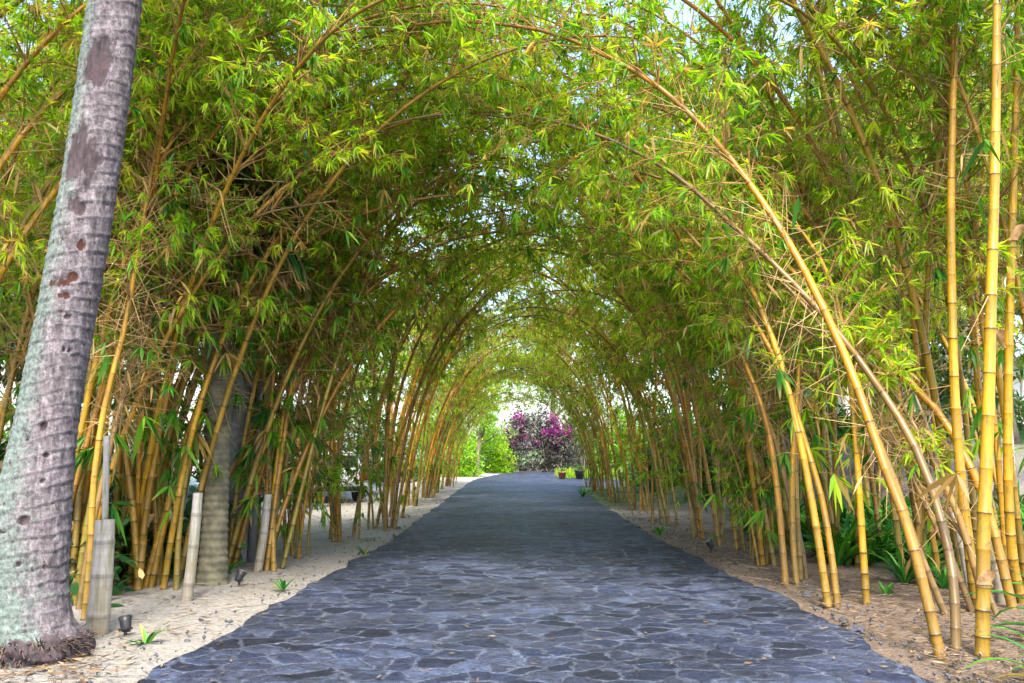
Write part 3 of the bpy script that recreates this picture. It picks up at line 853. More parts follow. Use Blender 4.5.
# tunnel rows
ly = [20.4, 24.6, 28.4, 31.6, 34.4, 37.2, 39.8]
for k, y in enumerate(ly):
    clump(-2.75 - .1 * math.sin(k * 2.1), y, 0, 6, 1, 1, f'{ORD[k]} tunnel clump on the palm side, counted from the brown stemmed clump', GL, 340 + k, .30, [1.02, 1.0, .98, .92, .85, .76, .66][k], 15)
clump(3.45, 12.4, math.pi, 2, 1, 9, 'dense upright cluster of thin yellow bamboo stems before the green bed', GR, 401, .26)
clump(3.55, 14.4, math.pi, 5, 1, 0, 'bamboo clump with a few bright yellow poles beside a ground spotlight', GR, 402, .38)
clump(3.35, 16.2, math.pi, 5, 1, 1, 'dark stemmed bamboo clump just past the ground spotlight', GR, 403, .38)
for k, (x, y, na, nu, ns) in enumerate([(6.4, 12.2, 1, 3, 0), (6.2, 16.2, 1, 4, 0), (8.2, 18.5, 0, 6, 0), (5.4, 20.6, 2, 3, 0), (9.2, 14.0, 0, 6, 0), (5.2, 25, 3, 3, 0)]):
    clump(x, y, math.pi, na, nu, ns, ['leafy bamboo clump growing out of the green bed', 'tall bamboo clump at the back of the green bed', 'tall bamboo clump on the sandy garden slope',
                                      'tall bamboo clump between the green bed and the tunnel', 'outermost bamboo clump on the garden slope behind the upright stalks', 'tall bamboo clump on the garden slope beside the tunnel'][k],
          'tall bamboo clumps behind the rows', 420 + k, .45, 1.08)
ry = [18.8, 22.6, 26.4, 29.8, 33.0, 36.0]
for k, y in enumerate(ry):
    clump(3.2 + .1 * math.sin(k * 1.7), y, math.pi, 6, 1, 1, f'{ORD[k]} tunnel clump on the garden side, counted from the dark stemmed clump', GR, 440 + k, .30, [1.02, 1.0, .96, .88, .79, .68][k], 15)


# ------------------------------------------------------------------ stumps
def stump(base_px, top_px, r0, r1, label, mat='culm_dead', extra=None):
    b = G(*base_px); t = P(top_px[0], top_px[1], b[1] + .05)
    root = empty('bamboo_stump', b); tag(root, label, 'bamboo stump', 'dead cut bamboo stumps')
    n = 40
    pl = np.linspace(0, 1, n)[:, None] * (t - b); pl[:, 0] += .012 * np.sin(np.linspace(0, 3, n))
    r = np.random.default_rng(int(base_px[0]))
    L = np.linalg.norm(t - b)
    ss = np.linspace(0, 1, n); nd = np.zeros(n); nd[[7, 8, 20, 21, 31, 32]] = 1
    rad = (r0 + (r1 - r0) * ss) * (1 + .06 * nd)
    mb = MB()
    mb.tube(pl - np.array([0, 0, .03]), rad, 16, 0, np.stack([nd * .5, r.random(n) * .3 + .3, ss * .4, ss * 0], 1), cap=False)
    # open hollow top: rim and inner wall
    tp = pl[-1] - np.array([0, 0, .03])
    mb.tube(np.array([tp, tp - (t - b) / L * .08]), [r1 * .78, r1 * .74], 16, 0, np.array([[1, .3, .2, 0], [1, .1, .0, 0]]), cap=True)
    ring = np.arange(16) * 2 * np.pi / 16
    o = mb.build('culm', M[mat], root, 'cv')
    if extra:
        t2 = P(extra[0], extra[1], b[1] + .1)
        m2 = MB(); q = np.linspace(0, 1, 10)[:, None]
        st = pl[-4] * (1 - q) + (t2 - b) * q
        m2.tube(st, np.full(10, .028), 10, 0, np.stack([np.zeros(10), np.full(10, .7), np.full(10, .5), np.zeros(10)], 1))
        m2.build('inner_stalk', M[mat], root, 'cv')
    return root


stump((96, 636), (105, 516), .098, .082, 'broad grey dead bamboo stump with a thin pale stalk standing in it', extra=(107, 436))
stump((186, 604), (198, 490), .058, .050, 'tall slim grey dead bamboo stump in front of the rough trunk')
stump((257, 574), (268, 492), .058, .050, 'tan dead bamboo stump under the leaning yellow stalks')
stump((1006, 606), (984, 515), .085, .062, 'whitish dead bamboo stump leaning behind the thickest yellow stalk')


# ------------------------------------------------------------------ palms
def frond(mb, base, az, elev, L, r, droop=1.0):
    n = 16
    s = np.linspace(0, 1, n)
    th = elev - droop * s ** 1.4
    d = np.array([math.cos(az), math.sin(az), 0])
    p = [np.array(base)]
    for k in range(n - 1):
        p.append(p[-1] + (d * math.cos(th[k]) + np.array([0, 0, math.sin(th[k])])) * L / (n - 1))
    p = np.array(p)
    mb.tube(p, .03 * (1 - s) + .006, 5, 1)
    T = nrm(np.gradient(p, axis=0))
    for sg in (-1, 1):
        k = np.linspace(.12, .99, 46)
        B = np.stack([np.interp(k, s, p[:, j]) for j in range(3)], 1)
        t = np.stack([np.interp(k, s, T[:, j]) for j in range(3)], 1)
        sd = np.cross(t, [0, 0, 1]); sd = nrm(sd) * sg
        D = nrm(sd * .8 + t * .5 + np.array([0, 0, -.35]) + r.normal(0, .06, B.shape))
        ln = .75 * np.sin(np.pi * np.clip(k * .85 + .12, 0, 1)) ** .6 * r.uniform(.9, 1.1, len(k))
        add_leaves(mb, B, D, ln, np.full(len(k), .045), r.random(len(k)), (r.random(len(k)) < .05) * .9, r.random(len(k)), 0, r, droop=.35)


def palm_crown(parent, top, n, L, seed):
    r = np.random.default_rng(seed); mb = MB()
    for k in range(n):
        frond(mb, top, k * 2.4 + r.uniform(-.2, .2), R(r.uniform(5, 65)), L * r.uniform(.85, 1.1), r, r.uniform(.9, 1.5))
    return mb.build('crown', [M['frond_leaf'], M['twig']], parent, 'lv')


# near palm: centre line in the photograph, then its own curve upward
YP = 6.9
cl = [(30, 663, 50), (29, 650, 47), (27, 630, 44), (24, 605, 42.5), (24, 570, 41), (30, 530, 40), (38, 480, 35), (48, 420, 31), (58, 360, 29), (67, 310, 28.5), (77, 250, 28.5), (88, 190, 27.5), (98, 130, 27), (107, 70, 27), (116, 0, 27), (130, -120, 26), (150, -300, 25), (172, -480, 24)]
cpts = np.array([P(a, b, YP) for a, b, w in cl]); crad = np.array([w * (.93 if b > 400 else .97) for a, b, w in cl]) * YP / FPX
base = cpts[0].copy(); base[2] = 0
palm = empty('palm_tree', base); tag(palm, 'leaning grey palm trunk with pale lichen and dark scars at the path corner', 'palm tree')
zz = np.linspace(-.02, cpts[-1, 2], 620)
cz = np.maximum.accumulate(cpts[:, 2] + np.arange(len(cpts)) * 1e-6)
lx = np.interp(zz, cz, cpts[:, 0]); rr_ = np.interp(zz, cz, crad)
ker = np.ones(25) / 25
lx = np.convolve(np.pad(lx, 12, 'edge'), ker, 'valid'); rr_ = np.convolve(np.pad(rr_, 12, 'edge'), ker, 'valid')
NS = 112
ang = np.arange(NS) * 2 * np.pi / NS
Zg, Ag = np.meshgrid(zz, ang, indexing='ij')
ca, sa = np.cos(Ag), np.sin(Ag)
# growth rings: irregular saw-tooth
wob = Zg + .025 * np.sin(Ag * 1 + Zg * 3) + .03 * (vnoise(ca * 3 + 9, Zg * 4 + sa * 3) - .5) - .045 * ca
ph = wob / .115 + .7 * vnoise(wob * 1.7, wob * 0 + 3)
saw = ph - np.floor(ph)
ridge = np.exp(-((saw - .5) / .12) ** 2)
# scars (in trunk height / facing angle), taken where the photo shows them
scar = np.zeros_like(Zg); rust = np.zeros_like(Zg)
offx = (ca)                    # -1 left .. 1 right as seen from the path
front = sa < .15
def blob(cx, cz_, wx, wz, rag, seed):
    d = ((offx - cx) / wx) ** 2 + ((Zg - cz_) / wz) ** 2
    d = d + rag * (fbm(offx * 6 + seed, Zg * 9 + seed) - .5) * 2
    return np.clip((1.15 - d) * 1.1, 0, 1) * front
zy = lambda py: P(60, py, YP)[2]
for cx, py, wx, hp, rag in [(.05, 72, .62, 30, .7), (.15, 52, .5, 8, .6), (-.15, 160, .42, 34, .8), (.4, 172, .32, 26, .9), (.1, 210, .25, 14, .9), (.35, 215, .16, 8, .6)]:
    scar = np.maximum(scar, blob(cx, zy(py), wx, hp * YP / FPX, rag, py * .37) * .85)
for cx, py, wx, hp in [(-.05, 243, .24, 9), (.55, 250, .15, 7), (.02, 287, .45, 6), (.45, 281, .18, 6), (.3, 300, .25, 4)]:
    b_ = blob(cx, zy(py), wx, hp * YP / FPX, .6, py * .11); rust = np.maximum(rust, b_ * .58); scar = np.maximum(scar, b_ * .62)
for cx, py, wx, hp in [(.35, 427, .12, 6), (.55, 352, .07, 4), (.7, 353, .05, 3), (-.1, 440, .1, 2.5), (.55, 455, .08, 3), (.25, 518, .17, 5), (-.35, 529, .3, 2), (.55, 480, .05, 2), (.3, 560, .08, 2), (.5, 320, .1, 3), (-.4, 595, .3, 10)]:
    scar = np.maximum(scar, blob(cx, zy(py), wx, hp * YP / FPX, .3, py * .21))
crack = np.exp(-((saw - .30) / .08) ** 2) * (vnoise(ca * 2.2 + 60, Zg * 11 + sa * 2.2) > .45) * .32
scar = np.maximum(scar, crack)
low_ = smooth((.34 - Zg) / .22)
lump = fbm(ca * 5 + 20, sa * 5 + Zg * 9)
rad = rr_[:, None] * (1 + .035 * np.sin(Ag * 3 + Zg * 2)) + .007 * ridge * (1 - scar) - .022 * scar + .012 * (fbm(ca * 6 + 4, Zg * 12 + sa * 6) - .5)
rad = rad + low_ * (.24 * (lump - .40) + .03)
Vx = np.stack([lx[:, None] + rad * ca - base[0], base[1] + rad * sa * .96 - base[1], Zg], -1)
C = np.stack([np.maximum(scar, low_ * np.clip((lump - .42) * 6, 0, 1) * .9), ridge * .8, np.clip(.66 - .60 * offx - .06 * (Zg - 2.0) + .30 * smooth((1.5 - Zg) / 1.2), 0, 1), rust], -1)
tm = MB()
i = np.arange(len(zz) - 1)[:, None] * NS; j = np.arange(NS)[None]; j2 = (j + 1) % NS
tm.add_fast(Vx, [np.stack([i + j, i + j2, i + NS + j2, i + NS + j], -1).reshape(-1, 4)], 0, C.reshape(-1, 4))
tm.build('trunk', M['palm'], palm, 'cv')
# fibrous root boss
rb = MB(); r = np.random.default_rng(77)
n = 1500
a = r.uniform(0, 2 * np.pi, n); h = r.uniform(.0, .20, n)
rbase = rr_[0] * 1.0
A0 = np.stack([np.cos(a) * (rbase * .98) - .02, np.sin(a) * (rbase * .98), h], 1)
A1 = A0 + np.stack([np.cos(a), np.sin(a), -r.uniform(-.3, 1.6, n)], 1) * r.uniform(.02, .085, (n, 1)) + r.normal(0, .028, (n, 3))
A1[:, 2] = np.maximum(A1[:, 2], .005)
add_sticks(rb, A0, A1, r.uniform(.004, .010, n), r.uniform(.002, .006, n), 0)
rb.build('root_boss', M['root'], palm)
palm_crown(palm, (lx[-1] - base[0], 0, zz[-1]), 16, 3.8, 5)

# second palm behind the left row
b2 = G(212, 586)
palm2 = empty('palm_tree', b2); tag(palm2, 'rough mossy palm trunk standing among the yellow bamboo by the utility pole', 'palm tree')
tm = MB(); zz2 = np.linspace(-.03, 4.3, 240)
rad2 = .145 + .05 * np.exp(-zz2 * 3) + .006 * np.sin(zz2 / .09 * 2 * np.pi) + rng.normal(0, .002, 240)
tm.tube(np.stack([-.05 * zz2 * .4 + .02 * np.sin(zz2), zz2 * .02, zz2], 1), rad2, 28, 0, np.stack([(fbm(zz2 * 3, zz2 * 0) > .6) * .5, (np.sin(zz2 / .09 * 2 * np.pi) + 1) * .4, np.full(240, .60), np.zeros(240)], 1))
tm.build('trunk', M['mossbark'], palm2, 'cv')
palm_crown(palm2, (-.09, .09, 4.28), 11, 1.2, 8)

# utility pole
b3 = G(235, 563)
pole = empty('utility_pole', b3); tag(pole, 'weathered grey utility pole standing behind the leaning bamboo', 'utility pole')
pm_ = MB()
hh = 7.5
q = lambda w, z, dx: [(dx - w, -w, z), (dx + w, -w, z), (dx + w, w, z), (dx - w, w, z)]
V = q(.17, -.05, 0) + q(.13, hh, .16)
pm_.add(V, [(0, 1, 5, 4), (1, 2, 6, 5), (2, 3, 7, 6), (3, 0, 4, 7), (4, 5, 6, 7)])
pm_.build('shaft', M['concrete'], pole, shade=False)
pp = MB(); pp.tube(np.array([(.235, -.02, 0), (.31, -.02, 3.6)]), [.055, .055], 12); pp.build('conduit', M['steel'], pole)
ca_ = MB(); ca_.box((.16, 0, hh - .5), (1.6, .12, .14)); ca_.build('crossarm', M['bark'], pole, shade=False)
for dx in (-.6, .16, .9):
    im = MB(); im.tube(np.array([(dx, 0, hh - .43), (dx, 0, hh - .36), (dx, 0, hh - .30)]), [.03, .05, .03], 10); im.build('insulator', M['white'], pole)


# ------------------------------------------------------------------ ground spotlights
def spotlight(px, py, rz, label):
    b = G(px, py)
    o = empty('ground_spotlight', b, rz); tag(o, label, 'spotlight', 'black ground spotlights along the path')
    m = MB(); m.tube(np.array([(0, 0, -.03), (0, 0, .10)]), [.012, .014], 8); m.build('stake', M['black'], o)
    m = MB(); d = nrm(np.array([.5, 0, .85])); c = np.array([0, 0, .12])
    m.tube(np.array([c - d * .05, c - d * .04, c + d * .03, c + d * .07]), [.030, .042, .046, .058], 14); m.build('lamp_head', M['black'], o)
    m = MB(); m.tube(np.array([c + d * .071, c + d * .075]), [.048, .046], 14); m.build('lens', M['lens'], o)
    m = MB(); m.box((0, .0, .09), (.02, .11, .015)); m.build('bracket', M['black'], o)


spotlight(125, 640, 2.2, 'small black spotlight on the sand by the broad grey stump')
spotlight(239, 588, 1.0, 'small black spotlight on the sand below the leaning yellow clump')
spotlight(711, 553, 2.6, 'small black spotlight at the path edge before the dark stemmed bamboo')


# ------------------------------------------------------------------ stones, litter
def rock(x, y, s, label, seed, mat='stone'):
    r = np.random.default_rng(seed)
    import bmesh
    bm = bmesh.new(); bmesh.ops.create_icosphere(bm, subdivisions=3, radius=1)
    pl = [nrm(r.normal(0, 1, 3)) for _ in range(9)]
    for v in bm.verts:
        c = np.array(v.co); m = min(.62 + .3 * abs(hash((seed, k)) % 100) / 100 - 0 if np.dot(c, p) > .6 else 9 for k, p in enumerate(pl))
        for k, p in enumerate(pl):
            d = np.dot(c, p); lim = .62 + .25 * ((seed * 7 + k * 13) % 10) / 10
            if d > lim: c = c - p * (d - lim)
        v.co = Vector(c * np.array([s, s * .75, s * .55]) * (1 + .06 * r.normal()))
    me = bpy.data.meshes.new('stone'); bm.to_mesh(me); bm.free()
    for p in me.polygons: p.use_smooth = False
    me.materials.append(M[mat])
    o = bpy.data.objects.new('stone', me); COL.objects.link(o)
    o.location = (x, y, float(terrain(x, y)) + s * .25); o.rotation_euler = (0, 0, r.uniform(0, 6))
    tag(o, label, 'stone', 'loose dark stones')


for k, (px, py, s, lab) in enumerate([(808, 597, .085, 'dark stone lying by the foot of the three yellow stalks'), (858, 631, .07, 'grey stone on the path edge below the paired stalks'), (843, 622, .06, 'pale grey stone beside the paired stalks'),
                                      (763, 588, .045, 'small dark stone at the path edge before the thin stem cluster'), (187, 642, .035, 'little dark stone on the white sand at the path edge'), (398, 529, .07, 'small brown stone lying under the arched bamboo'),
                                      (157, 644, .03, 'little round stone on the white sand by the palm')]):
    g = G(px, py); rock(g[0], g[1], s, lab, 11 + k)

# litter
lt = MB(); r = np.random.default_rng(31)
def scatter_litter(n, xf, yf, z, sc=(.035, .14), h=None):
    x = xf(n); y = yf(n)
    B = np.stack([x, y, terrain(x, y) + z], 1)
    az = r.uniform(0, 6.28, n); D = np.stack([np.cos(az), np.sin(az), r.uniform(-.05, .12, n)], 1)
    L = r.uniform(*sc, n)
    S = np.stack([-np.sin(az), np.cos(az), r.normal(0, .25, n)], 1); W = L * r.uniform(.05, .14, n)
    Lg, Wd = L[:, None], W[:, None]
    V = np.stack([B, B + D * Lg * .4 - S * Wd, B + D * Lg, B + D * Lg * .4 + S * Wd], 1)
    C = np.zeros((n, 4, 4)); C[:, :, 0] = r.random(n)[:, None]; C[:, :, 2] = r.random(n)[:, None]
    lt.add_fast(V, [np.arange(n)[:, None] * 4 + np.arange(4)], 0, C.reshape(-1, 4))
yy = lambda n: 5.5 + 30 * r.random(n) ** 1.8
def left_x(n): return None
y_ = yy(1700); x_ = left_edge(y_) - .15 - np.abs(r.normal(0, 1.1, 1700)); scatter_litter(1700, lambda n: x_, lambda n: y_, .055)
y2 = yy(7500); x2 = right_edge(y2) + .1 + np.abs(r.normal(0, 1.5, 7500)); scatter_litter(7500, lambda n: x2, lambda n: y2, .055)
y3 = 6 + 30 * r.random(1100) ** 1.5; x3 = left_edge(y3) + (right_edge(y3) - left_edge(y3)) * r.beta(.35, .35, 1100); scatter_litter(1100, lambda n: x3, lambda n: y3, .032, (.03, .10))
y4 = 6.1 + r.random(160) * .9; x4 = r.uniform(-3.7, -3.0, 160); scatter_litter(160, lambda n: x4, lambda n: y4, .05, (.04, .14))
n = 900
yt = yy(n); sd_ = r.random(n) < .3
xt = np.where(sd_, left_edge(yt) - .2 - np.abs(r.normal(0, .9, n)), right_edge(yt) + .15 + np.abs(r.normal(0, 1.3, n)))
a_ = np.stack([xt, yt, terrain(xt, yt) + .06], 1); az = r.uniform(0, 6.28, n); l_ = r.uniform(.08, .38, n)
b_ = a_ + np.stack([np.cos(az) * l_, np.sin(az) * l_, r.uniform(-.01, .05, n)], 1)
add_sticks(lt, a_, b_, r.uniform(.003, .007, n), .002, 1)
tag(lt.build('leaf_litter', [M['litter'], M['bark']], attr='lv'), 'dry fallen bamboo leaves scattered over sand and path edges', 'leaf litter', kind='stuff')
# pebbles along the path edges
pb = MB(); r = np.random.default_rng(41)
oct_ = np.array([(1, 0, 0), (-1, 0, 0), (0, 1, 0), (0, -1, 0), (0, 0, 1), (0, 0, -1)], float)
of = [(0, 2, 4), (2, 1, 4), (1, 3, 4), (3, 0, 4), (2, 0, 5), (1, 2, 5), (3, 1, 5), (0, 3, 5)]
for k in range(900):
    y = 5.6 + 22 * r.random() ** 1.8
    x = (left_edge(y) - abs(r.normal(0, .5)) - .02) if r.random() < .2 else (right_edge(y) + abs(r.normal(0, .6)) + .02)
    s = r.uniform(.006, .024)
    pb.add(oct_ * s * r.uniform(.6, 1.2, (6, 1)) + np.array([x, y, .035 + float(terrain(x, y))]), of)
tag(pb.build('gravel', M['stone'], shade=False), 'small dark gravel scattered along both path edges', 'gravel', kind='stuff')


# ------------------------------------------------------------------ plants
def rosette(name, n, L, W, r, curve=1.2, lift=(35, 85), mat='bed_leaf'):
    """strap-leaved plant: each blade a strip of 6 segments"""
    mb = MB()
    for k in range(n):
        az = r.uniform(0, 6.28); el = R(r.uniform(*lift)); ln = L * r.uniform(.6, 1.1); w = W * r.uniform(.7, 1.15)
        d = np.array([math.cos(az), math.sin(az), 0]); s = np.array([-math.sin(az), math.cos(az), 0])
        p = d * r.uniform(0, .05) + np.array([0, 0, 0]); V = []
        m = 8
        for q in range(m):
            t = q / (m - 1); th = el - curve * t ** 1.5
            ww = w * (math.sin(math.pi * min(.999, t * .86 + .12)) ** .7) * .5
            mid = p - np.array([0, 0, ww * .35])
            V += [p - s * ww, mid, p + s * ww]
            p = p + (d * math.cos(th) + np.array([0, 0, math.sin(th)])) * ln / (m - 1)
        Fc = [(q * 3 + e, q * 3 + e + 1, q * 3 + e + 4, q * 3 + e + 3) for q in range(m - 1) for e in (0, 1)]
        mb.add(V, Fc, 0, (r.random(), 0.9 if r.random() < .05 else 0, r.random(), 0))
    return mb.mesh(name, [M[mat]], 'lv')


rp = np.random.default_rng(51)
ROS = [rosette('foliage', 34, .62, .06, rp) for _ in range(4)]
BIG = [rosette('foliage', 14, 1.15, .12, rp, 1.5, (25, 75)) for _ in range(2)]
WEED = [rosette('foliage', 12, .20, .035, rp, .9, (25, 80)) for _ in range(3)]


def plant(name, me, x, y, sc, rz, label, cat, group):
    o = bpy.data.objects.new(name, me); COL.objects.link(o)
    o.location = (x, y, float(terrain(x, y)) + .02); o.scale = (sc,) * 3; o.rotation_euler = (0, 0, rz)
    return tag(o, label, cat, group)


k = 0
while k < 95:
    y = rp.uniform(11.6, 17.5); x = rp.uniform(4.4, 4.4 + (y - 8.5) * .72)
    if abs(y - 12.4) < .35 and x < 4.2: continue
    plant('strappy_plant', ROS[k % 4], x, y, rp.uniform(.95, 1.45), rp.uniform(0, 6), 'dark green strap-leaved plant in the bed behind the bamboo on the garden side', 'plant', 'strap-leaved plants in the garden bed'); k += 1
for k, (px, py, sc) in enumerate([(905, 585, .9), (925, 575, 1.0), (890, 560, .9), (945, 590, .8)]):
    g = G(px, py)
    plant('strappy_plant', ROS[k % 4], g[0], g[1], sc, k * 1.7, 'bright green strap-leaved plant between the leaning bamboo stalks', 'plant', 'strap-leaved plants near the leaning stalks')
plant('broadleaf_plant', BIG[0], 3.62, 5.95, .62, .4, 'long-leaved dark green plant at the path corner under the upright stalks', 'plant', None)
plant('broadleaf_plant', BIG[1], 4.55, 7.2, .9, 2.4, 'arching green plant behind the last upright bamboo stalk', 'plant', None)
for k, (px, py, lab) in enumerate([(225, 575, 'small green tuft at the foot of the mossy trunk'), (205, 560, 'tiny green sprout beside the slim grey stump'), (283, 592, 'tiny weed on the sand near the slender leafy clump'), (365, 556, 'low weed at the path edge by the bushy upright clump'),
                                   (660, 536, 'light green tuft at the path edge under the tunnel'), (583, 497, 'small green tuft at the far end of the stone path'), (145, 646, 'tiny grass sprout by the broad grey stump'), (886, 598, 'small weed beside the single slim stalk'), (716, 542, 'green sprout behind the ground spotlight on the garden side')]):
    g = G(px, py); plant('weed', WEED[k % 3], g[0], g[1], 1.0 + .35 * (k in (0, 4, 5)) + .8 * (k == 5), k, lab, 'weed', 'small weeds along the path')


# ------------------------------------------------------------------ trees
def make_tree(seed, H, tr, crown_r, nl, leafmat, leaf=.22, lean=0.0, barkm='bark', base_clear=.35):
    r = np.random.default_rng(seed)
    tb = MB()
    n = 14; s = np.linspace(0, 1, n)
    tp = np.stack([lean * H * s + .15 * np.sin(s * 5 + seed), .12 * np.sin(s * 4 + 2), H * .8 * s], 1); tp[:, :2] -= tp[0, :2]; tp[0, 2] = -.1
    tb.tube(tp, tr * (1 - .7 * s) * (1 + .5 * np.exp(-s * 18)), 10)
    ends = []
    for k in range(11):
        f = r.uniform(base_clear, .97); i = int(f * (n - 1)); b = tp[i]
        az = k * 2.4 + r.uniform(-.5, .5); el = R(r.uniform(15, 65)); L = crown_r * r.uniform(.6, 1.1)
        d = np.array([math.cos(az) * math.cos(el), math.sin(az) * math.cos(el), math.sin(el)])
        q = np.linspace(0, 1, 7)[:, None]
        lp = b + d * L * q + np.array([0, 0, .25 * L]) * q ** 2 + r.normal(0, .04, (7, 3)) * q
        tb.tube(lp, tr * .35 * (1 - .8 * q[:, 0]) + .01, 6)
        ends += [lp[3], lp[4], lp[5], lp[6], lp[6]]
        for _ in range(2):
            e = lp[4] + nrm(d + r.normal(0, .7, 3)) * L * .5
            tb.tube(np.array([lp[4], (lp[4] + e) / 2 + r.normal(0, .05, 3), e]), [tr * .14, tr * .1, .01], 5); ends += [e, e]
    cb = MB(); ends = np.array(ends)
    nc = nl // 16
    cc = ends[r.integers(len(ends), size=nc)] + r.normal(0, 1, (nc, 3)) * np.array([1, 1, .7]) * crown_r * .20
    i = np.repeat(np.arange(nc), 16)
    B = cc[i] + r.normal(0, .16, (len(i), 3))
    D = nrm(r.normal(0, 1, (len(i), 3)) + np.array([0, 0, -.4]))
    L = leaf * r.uniform(.6, 1.3, len(i)); hue = np.clip(.5 + r.normal(0, .2, nc)[i] + r.normal(0, .12, len(i)), 0, 1)
    add_leaves(cb, B, D, L, L * r.uniform(.25, .45, len(i)), hue, (r.random(len(i)) < .03) * .9, r.random(len(i)), 0, r, droop=.2)
    return tb.mesh('trunk', [M[barkm]]), cb.mesh('crown', [M[leafmat]], 'lv')


TREES = [make_tree(1, 9.5, .24, 3.4, 9000, 'tree_leaf', .26), make_tree(2, 12, .28, 4.0, 11000, 'tree_leaf', .28), make_tree(3, 8.0, .22, 3.0, 8000, 'lime_leaf', .26, .04), make_tree(4, 10.5, .20, 3.2, 9000, 'tree_leaf', .24, -.05, 'palebark')]


def put_tree(k, x, y, sc, rz, label, group):
    o = empty('shade_tree', (x, y, float(terrain(x, y))), rz); o.scale = (sc,) * 3
    for nm, me in zip(('trunk', 'crown'), TREES[k]):
        c = bpy.data.objects.new(nm, me); COL.objects.link(c); c.parent = o
    tag(o, label, 'tree', group); return o


GT = 'trees in the garden and beyond the parking lot'
put_tree(0, 5.6, 18.6, .9, .3, 'gnarled brown tree at the back of the green bed', GT)
put_tree(3, 9.0, 22.5, 1.0, 1.0, 'grey ringed trunk on the sandy slope behind the single slim stalk', GT)
put_tree(0, 7.4, 17.8, .75, 2.0, 'small gnarled trunk rising out of the green bed', GT)
put_tree(3, 10.6, 19.2, .9, 3.0, 'slim pale trunk near the upright stalks on the slope', GT)
put_tree(3, 12.2, 24.5, 1.05, 2.2, 'tall pale trunk on the sandy slope near the white house', GT)
put_tree(1, 15.0, 27, 1.1, .7, 'big dark tree between the sandy slope and the white house', GT)
put_tree(0, 18.5, 24, 1.2, 4.0, 'dark spreading tree at the outer end of the sandy slope', GT)
put_tree(1, 9.5, 34, 1.15, 3.3, 'tall dark tree in front of the white house near the tunnel', GT)
put_tree(0, 6.6, 30, 1.0, 5.0, 'dark bushy tree close behind the tunnel on the garden side', GT)
put_tree(1, 22, 40, 1.3, 1.5, 'tall dark tree behind the white house', GT)
put_tree(2, 13.5, 44, 1.3, 2.8, 'light green tree rising behind the white house', GT)
put_tree(1, -9.5, 34, 1.2, .2, 'tall dark tree at the far side of the parking lot', GT)
put_tree(0, -13, 26, 1.2, 1.1, 'dark spreading tree on the parking lot behind the blue grey car', GT)
put_tree(1, -17, 36, 1.3, 2.1, 'large dark tree at the outer corner of the parking lot', GT)
put_tree(2, -6.8, 44, 1.1, 3.1, 'light green tree where the parking lot meets the road', GT)
put_tree(0, -10, 16.5, 1.0, 4.1, 'dark tree standing behind the palm and the bamboo', GT)
put_tree(2, -14.5, 18.5, 1.0, 5.1, 'light green tree seen past the palm trunk', GT)
put_tree(2, -2.1, 54, .74, 1.2, 'bright lime tree leaning over the palm side of the tunnel end', GT)
put_tree(1, -6, 75, 1.1, 3.8, 'dark tree behind the lime green bush', GT)
put_tree(1, 3.5, 82, 1.2, 1.8, 'dark tree behind the flowering hedge', GT)
put_tree(1, 13, 70, 1.2, .8, 'dark tree beyond the grey roofed house', GT)


# ------------------------------------------------------------------ shrubs
def shrub_mesh(r, rx, ry, rz, nl, leaf, mat, flower=None, stems=True, hue=.5, dead=.05, twiggy=0):
    nc = nl // 12
    u = nrm(r.normal(0, 1, (nc, 3))); u[:, 2] = np.abs(u[:, 2]) * 1.1 - .12
    rad = r.uniform(.55, 1.05, (nc, 1)) * (.8 + .4 * fbm(u[:, 0] * 3 + 5, u[:, 1] * 3 + u[:, 2] * 3)[:, None])
    cc = u * rad * np.array([rx, ry, rz]); cc[:, 2] = np.abs(cc[:, 2])
    i = np.repeat(np.arange(nc), 12)
    B = cc[i] + r.normal(0, leaf * .9, (len(i), 3)); D = nrm(r.normal(0, 1, (len(i), 3)) + u[i] * .5)
    L = leaf * r.uniform(.6, 1.3, len(i)); H = np.clip(hue + r.normal(0, .18, nc)[i] + r.normal(0, .12, len(i)), 0, 1)
    cb = MB(); add_leaves(cb, B, D, L, L * r.uniform(.3, .5, len(i)), H, (r.random(len(i)) < dead) * .9, r.random(len(i)), 0, r, droop=.15)
    if twiggy:
        a = cc[r.integers(nc, size=twiggy)]; b = a + r.normal(0, .35, (twiggy, 3)) + np.array([0, 0, -.3]); b[:, 2] = np.maximum(b[:, 2], .02)
        add_sticks(cb, a, b, .015, .008, 1)
    st = MB(); k = 14
    e = cc[r.integers(nc, size=k)] * .8; b0 = r.normal(0, .12, (k, 3)) * np.array([rx, ry, 0])
    for p, q in zip(b0, e):
        st.tube(np.array([p - [0, 0, .05], (p + q) / 2 + r.normal(0, .05, 3), q]), [.03, .02, .008], 5)
    fm = None
    if flower:
        sel = (u[:, 2] > .52) & (fbm(u[:, 0] * 2.5 + 40, u[:, 2] * 2.5 + 7) > flower)
        fc = cc[sel]; j = np.repeat(np.arange(len(fc)), 16)
        B = fc[j] * 1.04 + r.normal(0, .14, (len(j), 3)); D = nrm(r.normal(0, 1, (len(j), 3)))
        L = r.uniform(.10, .20, len(j))
        fm = MB(); add_leaves(fm, B, D, L, L * .8, r.random(len(j)), np.zeros(len(j)), r.random(len(j)), 0, r, droop=0)
    return cb, st, fm


def shrub(name, x, y, dims, nl, leaf, mat, label, cat, group=None, seed=0, **kw):
    r = np.random.default_rng(seed)
    cb, st, fm = shrub_mesh(r, *dims, nl, leaf, mat, **kw)
    o = empty(name, (x, y, float(terrain(x, y)))); tag(o, label, cat, group)
    cb.build('foliage', [M[mat], M['palebark']], o, 'lv'); st.build('stem', M['bark'], o)
    if fm: fm.build('blossom', M['petal'], o, 'lv')
    return o


